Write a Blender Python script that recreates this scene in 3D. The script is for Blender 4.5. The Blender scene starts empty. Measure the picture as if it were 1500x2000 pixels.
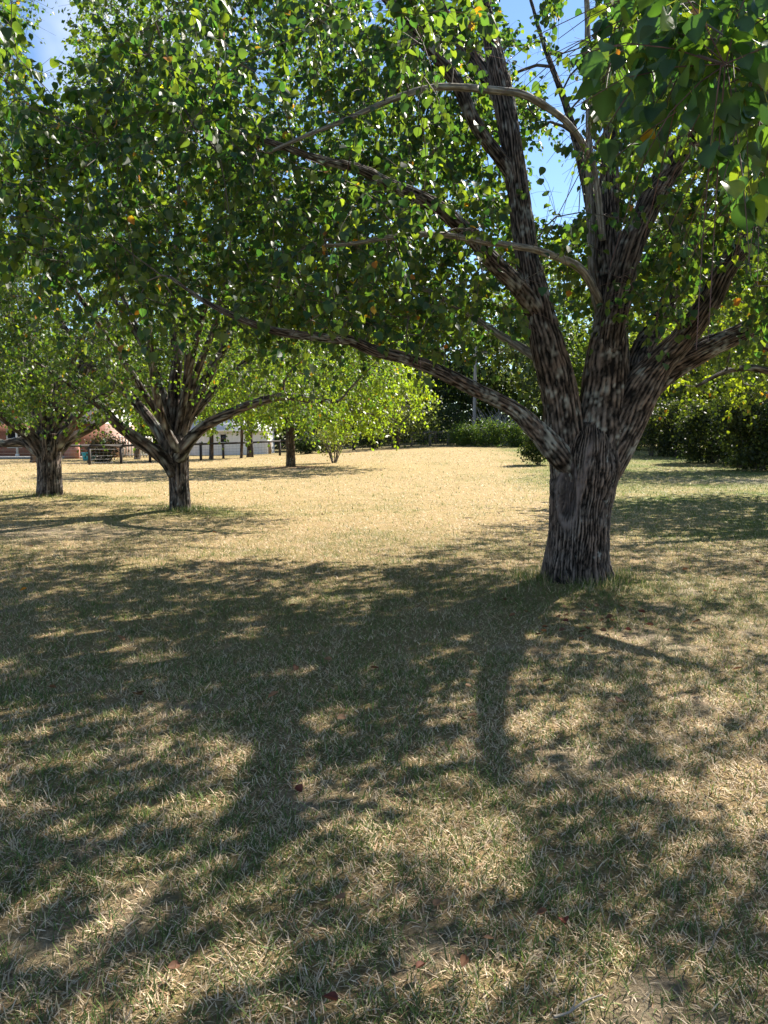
import bpy, math, random
import numpy as np
from mathutils import Vector, Matrix

rng = np.random.default_rng(11)
random.seed(11)
S = bpy.context.scene
COL = S.collection

# ------------------------------------------------------------------ camera
CAM_H = 1.6
PITCH = math.radians(5.5)
FPX = 1500.0
cam_d = bpy.data.cameras.new('camera')
cam_d.sensor_fit = 'HORIZONTAL'; cam_d.sensor_width = 36.0; cam_d.lens = 36.0
cam_d.clip_start = 0.05; cam_d.clip_end = 3000
cam = bpy.data.objects.new('camera', cam_d); COL.objects.link(cam)
cam.location = (0, 0, CAM_H)
cam.rotation_euler = (math.radians(90) - PITCH, 0, 0)
S.camera = cam

# ------------------------------------------------------------------ world, sun, exposure
SUN_EL = math.radians(42)
SUN_AZ = math.atan2(0.71, 0.70)          # from +Y towards +X: behind the trees, to the right
w = bpy.data.worlds.new('World'); S.world = w; w.use_nodes = True
nt = w.node_tree; nt.nodes.clear()
out = nt.nodes.new('ShaderNodeOutputWorld'); bg = nt.nodes.new('ShaderNodeBackground')
sky = nt.nodes.new('ShaderNodeTexSky'); sky.sky_type = 'NISHITA'; sky.sun_disc = False
sky.sun_elevation = SUN_EL; sky.sun_rotation = SUN_AZ
sky.air_density = 1.0; sky.dust_density = 0.0; sky.ozone_density = 4.0
tc = nt.nodes.new('ShaderNodeTexCoord')
cn = nt.nodes.new('ShaderNodeTexNoise'); cn.inputs['Scale'].default_value = 2.3; cn.inputs['Detail'].default_value = 6
cr = nt.nodes.new('ShaderNodeValToRGB')
cr.color_ramp.elements[0].position = 0.56; cr.color_ramp.elements[1].position = 0.72
mx = nt.nodes.new('ShaderNodeMix'); mx.data_type = 'RGBA'
mx.inputs['B'].default_value = (6.2, 6.5, 7.0, 1)
nt.links.new(tc.outputs['Generated'], cn.inputs['Vector'])
nt.links.new(cn.outputs['Fac'], cr.inputs['Fac'])
nt.links.new(cr.outputs['Color'], mx.inputs['Factor'])
nt.links.new(sky.outputs['Color'], mx.inputs['A'])
nt.links.new(mx.outputs['Result'], bg.inputs['Color'])
bg.inputs['Strength'].default_value = 0.066
nt.links.new(bg.outputs[0], out.inputs['Surface'])

sd = bpy.data.lights.new('sun', 'SUN'); sd.energy = 5.0; sd.angle = math.radians(0.53); sd.color = (1.0, 0.93, 0.82)
sun = bpy.data.objects.new('sun', sd); COL.objects.link(sun)
sv = Vector((math.sin(SUN_AZ) * math.cos(SUN_EL), math.cos(SUN_AZ) * math.cos(SUN_EL), math.sin(SUN_EL)))
sun.rotation_euler = sv.to_track_quat('Z', 'Y').to_euler()
sun.location = (20, 30, 40)

S.view_settings.view_transform = 'Standard'; S.view_settings.look = 'None'
S.view_settings.gamma = 1.0; S.view_settings.exposure = 1.72
S.render.engine = 'CYCLES'
cy = S.cycles
cy.max_bounces = 6; cy.diffuse_bounces = 4; cy.glossy_bounces = 2; cy.transmission_bounces = 4
cy.sample_clamp_indirect = 6
cy.use_denoising = True

# ------------------------------------------------------------------ numeric helpers
CA, SA = math.cos(PITCH), math.sin(PITCH)

def ray(px, py):
    dx = (px - 750) / FPX; dy = (1000 - py) / FPX
    return np.array([dx, CA + dy * SA, -SA + dy * CA])

def P(px, py, Y):
    d = ray(px, py)
    return np.array([0, 0, CAM_H]) + d * (Y / d[1])

def project(p):
    p = np.asarray(p, float)
    q = p - np.array([0, 0, CAM_H])
    dep = q[..., 1] * CA - q[..., 2] * SA
    up = q[..., 1] * SA + q[..., 2] * CA
    dep_s = np.where(np.abs(dep) < 1e-3, 1e-3, dep)
    return 750 + FPX * q[..., 0] / dep_s, 1000 - FPX * up / dep_s, dep

def _h(ix, iy, iz, seed):
    n = (ix * 374761393 + iy * 668265263 + iz * 2147483647 * 3 + seed * 1274126177) & 0xFFFFFFFF
    n = ((n ^ (n >> 13)) * 1274126177) & 0xFFFFFFFF
    n = ((n ^ (n >> 16)) * 2246822519) & 0xFFFFFFFF
    return ((n ^ (n >> 15)) & 0xFFFFFF) / float(0xFFFFFF)

def vnoise(p, seed=0):
    """smooth value noise, -1..1, p is (n,3)"""
    p = np.asarray(p, float)
    i = np.floor(p).astype(np.int64); f = p - i
    f = f * f * f * (f * (f * 6 - 15) + 10)
    x, y, z = i[:, 0], i[:, 1], i[:, 2]
    u, v, t = f[:, 0], f[:, 1], f[:, 2]
    def L(a, b, k): return a + (b - a) * k
    r = L(L(L(_h(x, y, z, seed), _h(x + 1, y, z, seed), u), L(_h(x, y + 1, z, seed), _h(x + 1, y + 1, z, seed), u), v),
          L(L(_h(x, y, z + 1, seed), _h(x + 1, y, z + 1, seed), u), L(_h(x, y + 1, z + 1, seed), _h(x + 1, y + 1, z + 1, seed), u), v), t)
    return r * 2 - 1

def fbm(p, octv=4, seed=0):
    r = 0; a = 1; s = 0
    for k in range(octv):
        r = r + a * vnoise(np.asarray(p) * 2.0 ** k + 17.3 * k, seed + k); s += a; a *= 0.5
    return r / s

def n2(x, y, sc, seed=0, octv=3):
    if np.ndim(x) == 0: return float(n2(np.array([float(x)]), np.array([float(y)]), sc, seed, octv)[0])
    return fbm(np.stack([np.asarray(x) * sc, np.asarray(y) * sc, np.zeros_like(np.asarray(x, float)) + 0.37], -1), octv, seed)

def sstep(a, b, x):
    t = np.clip((np.asarray(x, float) - a) / (b - a), 0, 1)
    return t * t * (3 - 2 * t)

def unit(v):
    v = np.asarray(v, float)
    return v / (np.linalg.norm(v, axis=-1, keepdims=True) + 1e-9)

# ------------------------------------------------------------------ mesh helpers
def mesh_np(name, verts, faces, mats=(), attrs=None, smooth=False):
    """faces: list of int arrays (n,k) ; attrs: {name: (type, data)} on points"""
    me = bpy.data.meshes.new(name)
    verts = np.asarray(verts, np.float32)
    if not isinstance(faces, (list, tuple)): faces = [faces]
    faces = [np.asarray(f, np.int32) for f in faces if len(f)]
    nl = sum(f.size for f in faces); nf = sum(len(f) for f in faces)
    me.vertices.add(len(verts)); me.vertices.foreach_set('co', verts.ravel())
    me.loops.add(nl); me.loops.foreach_set('vertex_index', np.concatenate([f.ravel() for f in faces]))
    me.polygons.add(nf)
    tot = np.concatenate([np.full(len(f), f.shape[1], np.int32) for f in faces])
    st = np.concatenate([[0], np.cumsum(tot)[:-1]]).astype(np.int32)
    me.polygons.foreach_set('loop_start', st)
    if smooth: me.polygons.foreach_set('use_smooth', np.ones(nf, bool))
    for m in mats: me.materials.append(m)
    if attrs:
        for k, (t, d) in attrs.items():
            a = me.attributes.new(k, t, 'POINT')
            d = np.asarray(d, np.float32)
            if t == 'FLOAT': a.data.foreach_set('value', d.ravel())
            elif t == 'FLOAT_VECTOR': a.data.foreach_set('vector', d.ravel())
            else:
                if d.shape[-1] == 3: d = np.concatenate([d, np.ones(d.shape[:-1] + (1,), np.float32)], -1)
                a.data.foreach_set('color', d.ravel())
    me.update(calc_edges=True)
    return me

def add(name, me, parent=None, loc=None):
    o = bpy.data.objects.new(name, me); COL.objects.link(o)
    if parent is not None:
        o.parent = parent
        if me is not None:   # geometry is written in world space: undo the parent's offset
            o.matrix_parent_inverse = Matrix.Translation(-Vector(parent.location))
    if loc is not None: o.location = loc
    return o

def tag(o, label=None, cat=None, group=None, kind=None):
    if label: o['label'] = label
    if cat: o['category'] = cat
    if group: o['group'] = group
    if kind: o['kind'] = kind
    return o

def thing(name, label, cat, loc, group=None):
    o = bpy.data.objects.new(name, None); COL.objects.link(o)
    o.location = tuple(float(v) for v in loc); o.empty_display_size = 0.2
    return tag(o, label, cat, group)

def boxes_mesh(name, specs, mat):
    """specs: list of (centre, size, rotz)"""
    V = []; F = []
    base = np.array([[-1, -1, -1], [1, -1, -1], [1, 1, -1], [-1, 1, -1], [-1, -1, 1], [1, -1, 1], [1, 1, 1], [-1, 1, 1]], float) / 2
    q = np.array([[0, 3, 2, 1], [4, 5, 6, 7], [0, 1, 5, 4], [1, 2, 6, 5], [2, 3, 7, 6], [3, 0, 4, 7]])
    for c, s, rz in specs:
        b = base * np.array(s); cz, sz = math.cos(rz), math.sin(rz)
        b = np.stack([b[:, 0] * cz - b[:, 1] * sz, b[:, 0] * sz + b[:, 1] * cz, b[:, 2]], -1) + np.array(c)
        F.append(q + len(V) * 8); V.append(b)
    return mesh_np(name, np.concatenate(V), [np.concatenate(F)], [mat])

def spline(pts, rad, step):
    """Catmull-Rom through points with radii, resampled about every `step`"""
    pts = np.asarray(pts, float); rad = np.asarray(rad, float)
    A = np.concatenate([pts, rad[:, None]], 1)
    A = np.concatenate([[2 * A[0] - A[1]], A, [2 * A[-1] - A[-2]]])
    o = []
    for i in range(1, len(A) - 2):
        n = max(2, int(np.linalg.norm(A[i + 1][:3] - A[i][:3]) / step))
        t = np.linspace(0, 1, n, endpoint=False)[:, None]
        p0, p1, p2, p3 = A[i - 1], A[i], A[i + 1], A[i + 2]
        o.append(0.5 * ((2 * p1) + (-p0 + p2) * t + (2 * p0 - 5 * p1 + 4 * p2 - p3) * t ** 2 + (-p0 + 3 * p1 - 3 * p2 + p3) * t ** 3))
    o.append(A[-2][None])
    o = np.concatenate(o)
    return o[:, :3], np.maximum(o[:, 3], 0.002)

def frames(pts):
    T = unit(np.gradient(pts, axis=0))
    N = np.zeros_like(T)
    n = np.array([0, 1.0, 0]); n = n - T[0] * n.dot(T[0])
    if np.linalg.norm(n) < 0.2: n = np.array([1.0, 0, 0]) - T[0] * T[0][0]
    N[0] = unit(n)
    for i in range(1, len(T)):
        v = N[i - 1] - T[i] * N[i - 1].dot(T[i]); N[i] = unit(v)
    return T, N, np.cross(T, N)

def tube_arrays(pts, rad, seg):
    T, N, B = frames(pts)
    a = np.linspace(0, 2 * np.pi, seg, endpoint=False)
    c, s = np.cos(a), np.sin(a)
    nrm = N[:, None] * c[None, :, None] + B[:, None] * s[None, :, None]
    V = pts[:, None] + nrm * np.asarray(rad)[:, None, None]
    m = len(pts)
    i = np.arange(m - 1)[:, None] * seg; j = np.arange(seg)[None]
    j2 = (j + 1) % seg
    Q = np.stack([i + j, i + j2, i + seg + j2, i + seg + j], -1).reshape(-1, 4)
    return V, Q, nrm, a

def bark_tube(name, pts, rad, seg, mat, parent, depth=0.016, kr=15.0, seed=0, shape=None, lich=0.3):
    """a limb or trunk with real furrowed bark relief"""
    V, Q, nrm, a = tube_arrays(pts, rad, seg)
    m = len(pts)
    s = np.concatenate([[0], np.cumsum(np.linalg.norm(np.diff(pts, axis=0), axis=1))])
    R0 = max(0.03, float(np.mean(rad)))
    c = np.stack([np.broadcast_to(np.cos(a)[None] * R0, (m, seg)), np.broadcast_to(np.sin(a)[None] * R0, (m, seg)),
                  np.broadcast_to(s[:, None], (m, seg))], -1).reshape(-1, 3)
    wv = fbm(c * np.array([6, 6, 4.0]), 2, seed + 5)[:, None] * np.array([0.035, 0.035, 0])
    q = (c + wv)
    nr_ = max(6, int(round(2 * math.pi * R0 * kr)))
    th = np.broadcast_to(a[None], (m, seg)).reshape(-1)
    ph = th * nr_ + 5.5 * fbm(q * np.array([7, 7, 2.0]) + 3.1, 3, seed) + 2.2 * vnoise(q * np.array([20, 20, 5.0]) + 8.0, seed + 3)
    ph2 = th * int(nr_ * .62) + 5.0 * fbm(q * np.array([10, 10, 3.0]) + 13.1, 3, seed + 21)
    h1 = (0.5 + 0.5 * np.sin(ph)) ** 0.6
    h2_ = (0.5 + 0.5 * np.sin(ph2)) ** 0.5
    nb = vnoise(q * np.array([kr * 1.1, kr * 1.1, kr * 0.34]) + 9.7, seed + 1)
    nd = fbm(q * np.array([kr * 2.4, kr * 2.4, kr * 1.5]), 2, seed + 2)
    ne = fbm(c * np.array([5, 5, 3.0]) + 50, 2, seed + 6)
    h = h1 * (.62 + .5 * ne) + h2_ * (.38 - .5 * ne)
    h = np.clip(h * (0.76 + 0.62 * nb) + 0.06 + nd * 0.34, 0, 1)
    big = fbm(c * np.array([3.0, 3.0, 1.6]), 3, seed + 8)
    scar = np.zeros(len(h))
    off = (h - 0.7) * depth + big * R0 * 0.07
    if shape is not None:
        off, h, scar = shape(V.reshape(-1, 3), off, h, c)
    V = V.reshape(-1, 3) + nrm.reshape(-1, 3) * off[:, None]
    caps = [np.arange(seg)[::-1][None], (np.arange(seg) + (m - 1) * seg)[None]]
    li = sstep(0.12, 0.38, fbm(c * np.array([13, 13, 9]) + 31, 3, seed + 11) + (lich - 0.42) * 0.8) \
        * sstep(-0.1, 0.3, vnoise(c * 60, seed + 12) + 0.1) * (.35 + .65 * h)
    me = mesh_np(name, V, [Q] + caps, [mat], {'bk': ('FLOAT_VECTOR', c), 'h': ('FLOAT', h), 'scar': ('FLOAT', scar), 'lichen': ('FLOAT', li)}, smooth=True)
    return add(name, me, parent)

def tubes_joined(name, list_pr, seg, mat, parent, attr_rand=False):
    VV = []; QQ = []; n = 0; H = []
    for pts, rad in list_pr:
        if len(pts) < 2: continue
        V, Q, _, _ = tube_arrays(np.asarray(pts), rad, seg)
        VV.append(V.reshape(-1, 3)); QQ.append(Q + n); n += len(VV[-1])
        H.append(np.full(len(VV[-1]), random.random()))
    me = mesh_np(name, np.concatenate(VV), [np.concatenate(QQ)], [mat], {'rnd': ('FLOAT', np.concatenate(H))}, smooth=True)
    return add(name, me, parent)

# ------------------------------------------------------------------ materials
def new_mat(name):
    m = bpy.data.materials.new(name); m.use_nodes = True
    t = m.node_tree; t.nodes.clear()
    o = t.nodes.new('ShaderNodeOutputMaterial')
    return m, t, o

def N(t, k, **kw):
    n = t.nodes.new(k)
    for a, b in kw.items(): setattr(n, a, b)
    return n

def foliage_mat(name, trans=(2.6, 2.7, 1.0), mixf=0.42, rough=0.42, spec=0.4):
    m, t, o = new_mat(name)
    a = N(t, 'ShaderNodeAttribute', attribute_name='col')
    p = N(t, 'ShaderNodeBsdfPrincipled'); p.inputs['Roughness'].default_value = rough
    p.inputs['Specular IOR Level'].default_value = spec
    tr = N(t, 'ShaderNodeBsdfTranslucent')
    mu = N(t, 'ShaderNodeVectorMath', operation='MULTIPLY'); mu.inputs[1].default_value = trans
    mn = N(t, 'ShaderNodeVectorMath', operation='MINIMUM'); mn.inputs[1].default_value = (0.8, 0.8, 0.6)
    ms = N(t, 'ShaderNodeMixShader'); ms.inputs[0].default_value = mixf
    L = t.links.new
    L(a.outputs['Color'], p.inputs['Base Color']); L(a.outputs['Color'], mu.inputs[0]); L(mu.outputs[0], mn.inputs[0])
    L(mn.outputs[0], tr.inputs['Color']); L(p.outputs[0], ms.inputs[1]); L(tr.outputs[0], ms.inputs[2]); L(ms.outputs[0], o.inputs[0])
    return m

def bark_mat(name, dark, light, warm, lichc=(0.33, 0.34, 0.315), scarc=(0.17, 0.140, 0.135)):
    m, t, o = new_mat(name); L = t.links.new
    p = N(t, 'ShaderNodeBsdfPrincipled'); p.inputs['Roughness'].default_value = 0.88
    p.inputs['Specular IOR Level'].default_value = 0.2
    bk = N(t, 'ShaderNodeAttribute', attribute_name='bk'); h = N(t, 'ShaderNodeAttribute', attribute_name='h')
    sc = N(t, 'ShaderNodeAttribute', attribute_name='scar'); li = N(t, 'ShaderNodeAttribute', attribute_name='lichen')
    mp = N(t, 'ShaderNodeMapping'); mp.inputs['Scale'].default_value = (1, 1, 0.3)
    L(bk.outputs['Vector'], mp.inputs['Vector'])
    n1 = N(t, 'ShaderNodeTexNoise'); n1.inputs['Scale'].default_value = 70; n1.inputs['Detail'].default_value = 5
    n2_ = N(t, 'ShaderNodeTexNoise'); n2_.inputs['Scale'].default_value = 5; n2_.inputs['Detail'].default_value = 4
    L(mp.outputs[0], n1.inputs['Vector']); L(bk.outputs['Vector'], n2_.inputs['Vector'])
    ad = N(t, 'ShaderNodeMath', operation='MULTIPLY_ADD'); ad.inputs[1].default_value = 0.7; 
    sb = N(t, 'ShaderNodeMath', operation='SUBTRACT'); sb.inputs[1].default_value = 0.5
    L(n1.outputs['Fac'], sb.inputs[0]); L(sb.outputs[0], ad.inputs[0]); L(h.outputs['Fac'], ad.inputs[2])
    r = N(t, 'ShaderNodeValToRGB'); e = r.color_ramp.elements
    e[0].position = 0.22; e[0].color = (*dark, 1); e[1].position = 0.98; e[1].color = (*light, 1)
    k = e.new(0.55); k.color = tuple(0.68 * d + 0.32 * l for d, l in zip(dark, light)) + (1,)
    L(ad.outputs[0], r.inputs['Fac'])
    wm = N(t, 'ShaderNodeMix', data_type='RGBA', blend_type='MULTIPLY'); wm.inputs['B'].default_value = (*warm, 1)
    rr = N(t, 'ShaderNodeValToRGB'); rr.color_ramp.elements[0].position = 0.42; rr.color_ramp.elements[1].position = 0.62
    L(n2_.outputs['Fac'], rr.inputs['Fac']); L(rr.outputs['Color'], wm.inputs['Factor']); L(r.outputs['Color'], wm.inputs['A'])
    sm = N(t, 'ShaderNodeMix', data_type='RGBA'); L(sc.outputs['Fac'], sm.inputs['Factor']); L(wm.outputs['Result'], sm.inputs['A'])
    sm.inputs['B'].default_value = (*scarc, 1)
    lm = N(t, 'ShaderNodeMix', data_type='RGBA'); L(li.outputs['Fac'], lm.inputs['Factor']); L(sm.outputs['Result'], lm.inputs['A'])
    lm.inputs['B'].default_value = (*lichc, 1)
    L(lm.outputs['Result'], p.inputs['Base Color'])
    b = N(t, 'ShaderNodeBump'); b.inputs['Strength'].default_value = 0.7; b.inputs['Distance'].default_value = 0.012
    L(ad.outputs[0], b.inputs['Height']); L(b.outputs[0], p.inputs['Normal']); L(p.outputs[0], o.inputs[0])
    return m

def simple_mat(name, col, rough=0.7, var=0.25, scale=8.0, col2=None, bump=0.0, metallic=0.0, stretch=(1, 1, 1)):
    m, t, o = new_mat(name); L = t.links.new
    p = N(t, 'ShaderNodeBsdfPrincipled'); p.inputs['Roughness'].default_value = rough; p.inputs['Metallic'].default_value = metallic
    g = N(t, 'ShaderNodeTexCoord'); mp = N(t, 'ShaderNodeMapping'); mp.inputs['Scale'].default_value = stretch
    n = N(t, 'ShaderNodeTexNoise'); n.inputs['Scale'].default_value = scale; n.inputs['Detail'].default_value = 6
    r = N(t, 'ShaderNodeValToRGB')
    c2 = col2 if col2 else tuple(c * (1 - var) for c in col)
    r.color_ramp.elements[0].position = 0.35; r.color_ramp.elements[0].color = (*c2, 1)
    r.color_ramp.elements[1].position = 0.65; r.color_ramp.elements[1].color = (*col, 1)
    L(g.outputs['Object'], mp.inputs[0]); L(mp.outputs[0], n.inputs['Vector']); L(n.outputs['Fac'], r.inputs['Fac']); L(r.outputs['Color'], p.inputs['Base Color'])
    if bump:
        b = N(t, 'ShaderNodeBump'); b.inputs['Strength'].default_value = bump; b.inputs['Distance'].default_value = 0.02
        L(n.outputs['Fac'], b.inputs['Height']); L(b.outputs[0], p.inputs['Normal'])
    L(p.outputs[0], o.inputs[0])
    return m

M_LEAF = foliage_mat('pear_leaf', (3.9, 4.0, 0.8), 0.42, 0.46, 0.42)
M_FAR = foliage_mat('far_leaf', (2.2, 2.3, 0.9), 0.40, 0.55, 0.3)
M_GRASS = foliage_mat('grass_blade', (1.1, 1.15, 0.8), 0.30, 0.6, 0.25)
M_BARK = bark_mat('furrowed_bark', (0.007, 0.006, 0.0055), (0.200, 0.168, 0.150), (1.0, 0.88, 0.80))
M_BARK2 = bark_mat('pale_upper_bark', (0.13, 0.12, 0.108), (0.44, 0.42, 0.385), (0.95, 0.88, 0.8))
M_BARK3 = bark_mat('brown_bark', (0.03, 0.022, 0.016), (0.17, 0.125, 0.09), (1.0, 0.85, 0.7))
M_TWIG = simple_mat('twig_bark', (0.16, 0.14, 0.12), 0.85, col2=(0.05, 0.042, 0.036), scale=14)
M_TWIGP = simple_mat('pale_dead_twig', (.30, .26, .21), .9, .4, 20)
M_TWIGR = simple_mat('reddish_twig_bark', (0.13, 0.07, 0.055), 0.7, col2=(0.06, 0.03, 0.025), scale=18)

# ------------------------------------------------------------------ terrain
TREE_XY = {}
def ground_z(x, y):
    x = np.asarray(x, float); y = np.asarray(y, float)
    z = 0.95 * sstep(24, 72, y) * sstep(-16, 7, x)
    z = z + 0.35 * sstep(60, 130, y)
    for (tx, ty, a, r) in MOUNDS:
        z = z + a * np.exp(-((x - tx) ** 2 + (y - ty) ** 2) / r ** 2)
    z = z + 0.018 * n2(x, y, 0.55, 3, 2) * sstep(90, 40, y)
    return z

MOUNDS = []
def ground_hit(px, py):
    d = ray(px, py); o = np.array([0, 0, CAM_H])
    ts = np.linspace(1.0, 160, 6000)
    p = o + ts[:, None] * d
    f = p[:, 2] - ground_z(p[:, 0], p[:, 1])
    k = np.argmax(f < 0)
    return p[k] if f[k] < 0 else p[-1]

T1 = ground_hit(1128, 1148); T2 = ground_hit(352, 1002); T3 = ground_hit(97, 972); T4 = ground_hit(568, 914)
MOUNDS += [(T1[0], T1[1], 0.10, 1.1), (T2[0], T2[1], 0.08, 1.0), (T3[0], T3[1], 0.08, 1.0), (T4[0], T4[1], 0.10, 1.0)]
BARE = []   # (x, y, rx, ry, amount) sandy bare spots
for px, py, rx, ry, am in [(850, 1850, .10, .10, .9), (1265, 1242, .22, .25, .9), (1320, 1262, .2, .2, .8), (250, 1790, .12, .14, .7), (70, 1860, .15, .15, .6),
                           (355, 1380, .22, .14, .8), (270, 1470, .15, .10, .7), (80, 1040, 2.2, 1.3, .75), (640, 1560, .2, .12, .5), (1480, 940, 2.2, 1.6, .9),
                           (568, 917, 1.7, 1.6, 1.0), (1150, 1495, .3, .2, .5), (1380, 1210, .3, .12, .5)]:
    g = ground_hit(px, py); BARE.append((g[0], g[1], rx, ry, am))

def masks(x, y):
    """green 0..1, bare 0..1 over the lawn"""
    x = np.asarray(x, float); y = np.asarray(y, float)
    g = 0.36 + 0.55 * n2(x, y, 0.55, 21) + 0.45 * n2(x, y, 2.6, 22)
    g = g - 0.40 * sstep(9, 15, y)                      # open straw-coloured field
    g = g + 0.75 * sstep(0.8, 4.5, x - 0.10 * y) * sstep(9, 15, y)   # greener strip along the shrubs
    for t, a, r in ((T1, .5, 1.3), (T2, .55, 2.2), (T3, .3, 2.0)):
        g = g + a * np.exp(-((x - t[0]) ** 2 + (y - t[1]) ** 2) / r ** 2)
    b = np.zeros_like(x)
    for bx, by, rx, ry, am in BARE:
        q = ((x - bx) / rx) ** 2 + ((y - by) / ry) ** 2
        b = np.maximum(b, am * np.exp(-q) * (0.8 + 0.6 * n2(x, y, 5, 31)))
    b = np.maximum(b, 0.6 * sstep(0.42, 0.65, n2(x, y, 3.1, 33)) * sstep(30, 8, y))
    return np.clip(g, 0, 1), np.clip(b, 0, 1)

STRAW = np.array([0.43, 0.33, 0.19]); STRAW2 = np.array([0.56, 0.45, 0.31]); GREEN = np.array([0.135, 0.175, 0.045]); DGREEN = np.array([0.06, 0.10, 0.028])
SAND = np.array([0.36, 0.31, 0.27]); THATCH = np.array([0.30, 0.22, 0.14])

def build_ground():
    def axis(a, b, step, far0, far1):
        c = np.arange(a, b, step); o = [c]
        hi = [b]; s = step
        while hi[-1] < far1: s *= 1.13; hi.append(hi[-1] + s)
        lo = [a]; s = step
        while lo[-1] > far0: s *= 1.13; lo.append(lo[-1] - s)
        return np.concatenate([lo[1:][::-1], c, hi])
    xs = axis(-13, 13, 0.16, -500, 500); ys = axis(0, 24, 0.16, -200, 900)
    X, Y = np.meshgrid(xs, ys)
    x = X.ravel(); y = Y.ravel(); z = ground_z(x, y)
    nx, ny = len(xs), len(ys)
    i = np.arange(ny - 1)[:, None] * nx; j = np.arange(nx - 1)[None]
    Q = np.stack([i + j, i + j + 1, i + nx + j + 1, i + nx + j], -1).reshape(-1, 4)
    g, b = masks(x, y)
    near = sstep(18, 6, y)[:, None]
    c = STRAW * (1 - g[:, None]) + GREEN * g[:, None]
    c = c * (1 - 0.75 * near) + THATCH * 0.75 * near
    c = c * (1 - b[:, None]) + SAND * b[:, None]
    mul = T4; q = np.exp(-(((x - mul[0]) / 1.5) ** 2 + ((y - mul[1]) / 1.5) ** 2) ** 2)[:, None]
    c = c * (1 - q) + np.array([0.23, 0.12, 0.085]) * q
    beyond = sstep(58, 75, y)[:, None]
    c = c * (1 - beyond) + np.array([0.22, 0.19, 0.10]) * beyond
    me = mesh_np('ground', np.stack([x, y, z], -1), [Q], [], {'gcol': ('FLOAT_COLOR', c)}, smooth=True)
    m, t, o = new_mat('lawn_ground'); L = t.links.new
    p = N(t, 'ShaderNodeBsdfPrincipled'); p.inputs['Roughness'].default_value = 0.95; p.inputs['Specular IOR Level'].default_value = 0.1
    a = N(t, 'ShaderNodeAttribute', attribute_name='gcol'); tcn = N(t, 'ShaderNodeTexCoord')
    n1 = N(t, 'ShaderNodeTexNoise'); n1.inputs['Scale'].default_value = 60; n1.inputs['Detail'].default_value = 8; n1.inputs['Roughness'].default_value = 0.7
    n2_ = N(t, 'ShaderNodeTexNoise'); n2_.inputs['Scale'].default_value = 3.0; n2_.inputs['Detail'].default_value = 5
    L(tcn.outputs['Object'], n1.inputs['Vector']); L(tcn.outputs['Object'], n2_.inputs['Vector'])
    r1 = N(t, 'ShaderNodeValToRGB'); r1.color_ramp.elements[0].position = .3; r1.color_ramp.elements[0].color = (.28, .25, .2, 1)
    r1.color_ramp.elements[1].position = .68; r1.color_ramp.elements[1].color = (1.15, 1.12, 1.05, 1)
    r2 = N(t, 'ShaderNodeValToRGB'); r2.color_ramp.elements[0].position = .3; r2.color_ramp.elements[0].color = (.78, .84, .7, 1)
    r2.color_ramp.elements[1].position = .7; r2.color_ramp.elements[1].color = (1.1, 1.05, 1.05, 1)
    L(n1.outputs['Fac'], r1.inputs[0]); L(n2_.outputs['Fac'], r2.inputs[0])
    m1 = N(t, 'ShaderNodeMix', data_type='RGBA', blend_type='MULTIPLY'); m1.inputs['Factor'].default_value = 1
    m2 = N(t, 'ShaderNodeMix', data_type='RGBA', blend_type='MULTIPLY'); m2.inputs['Factor'].default_value = 1
    L(a.outputs['Color'], m1.inputs['A']); L(r1.outputs[0], m1.inputs['B']); L(m1.outputs['Result'], m2.inputs['A']); L(r2.outputs[0], m2.inputs['B'])
    L(m2.outputs['Result'], p.inputs['Base Color'])
    b_ = N(t, 'ShaderNodeBump'); b_.inputs['Strength'].default_value = 0.8; b_.inputs['Distance'].default_value = 0.04
    L(n1.outputs['Fac'], b_.inputs['Height']); L(b_.outputs[0], p.inputs['Normal']); L(p.outputs[0], o.inputs[0])
    me.materials.append(m)
    tag(add('ground', me), 'straw coloured mown lawn sloping gently up towards the far fence', 'lawn', kind='structure')

build_ground()

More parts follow.
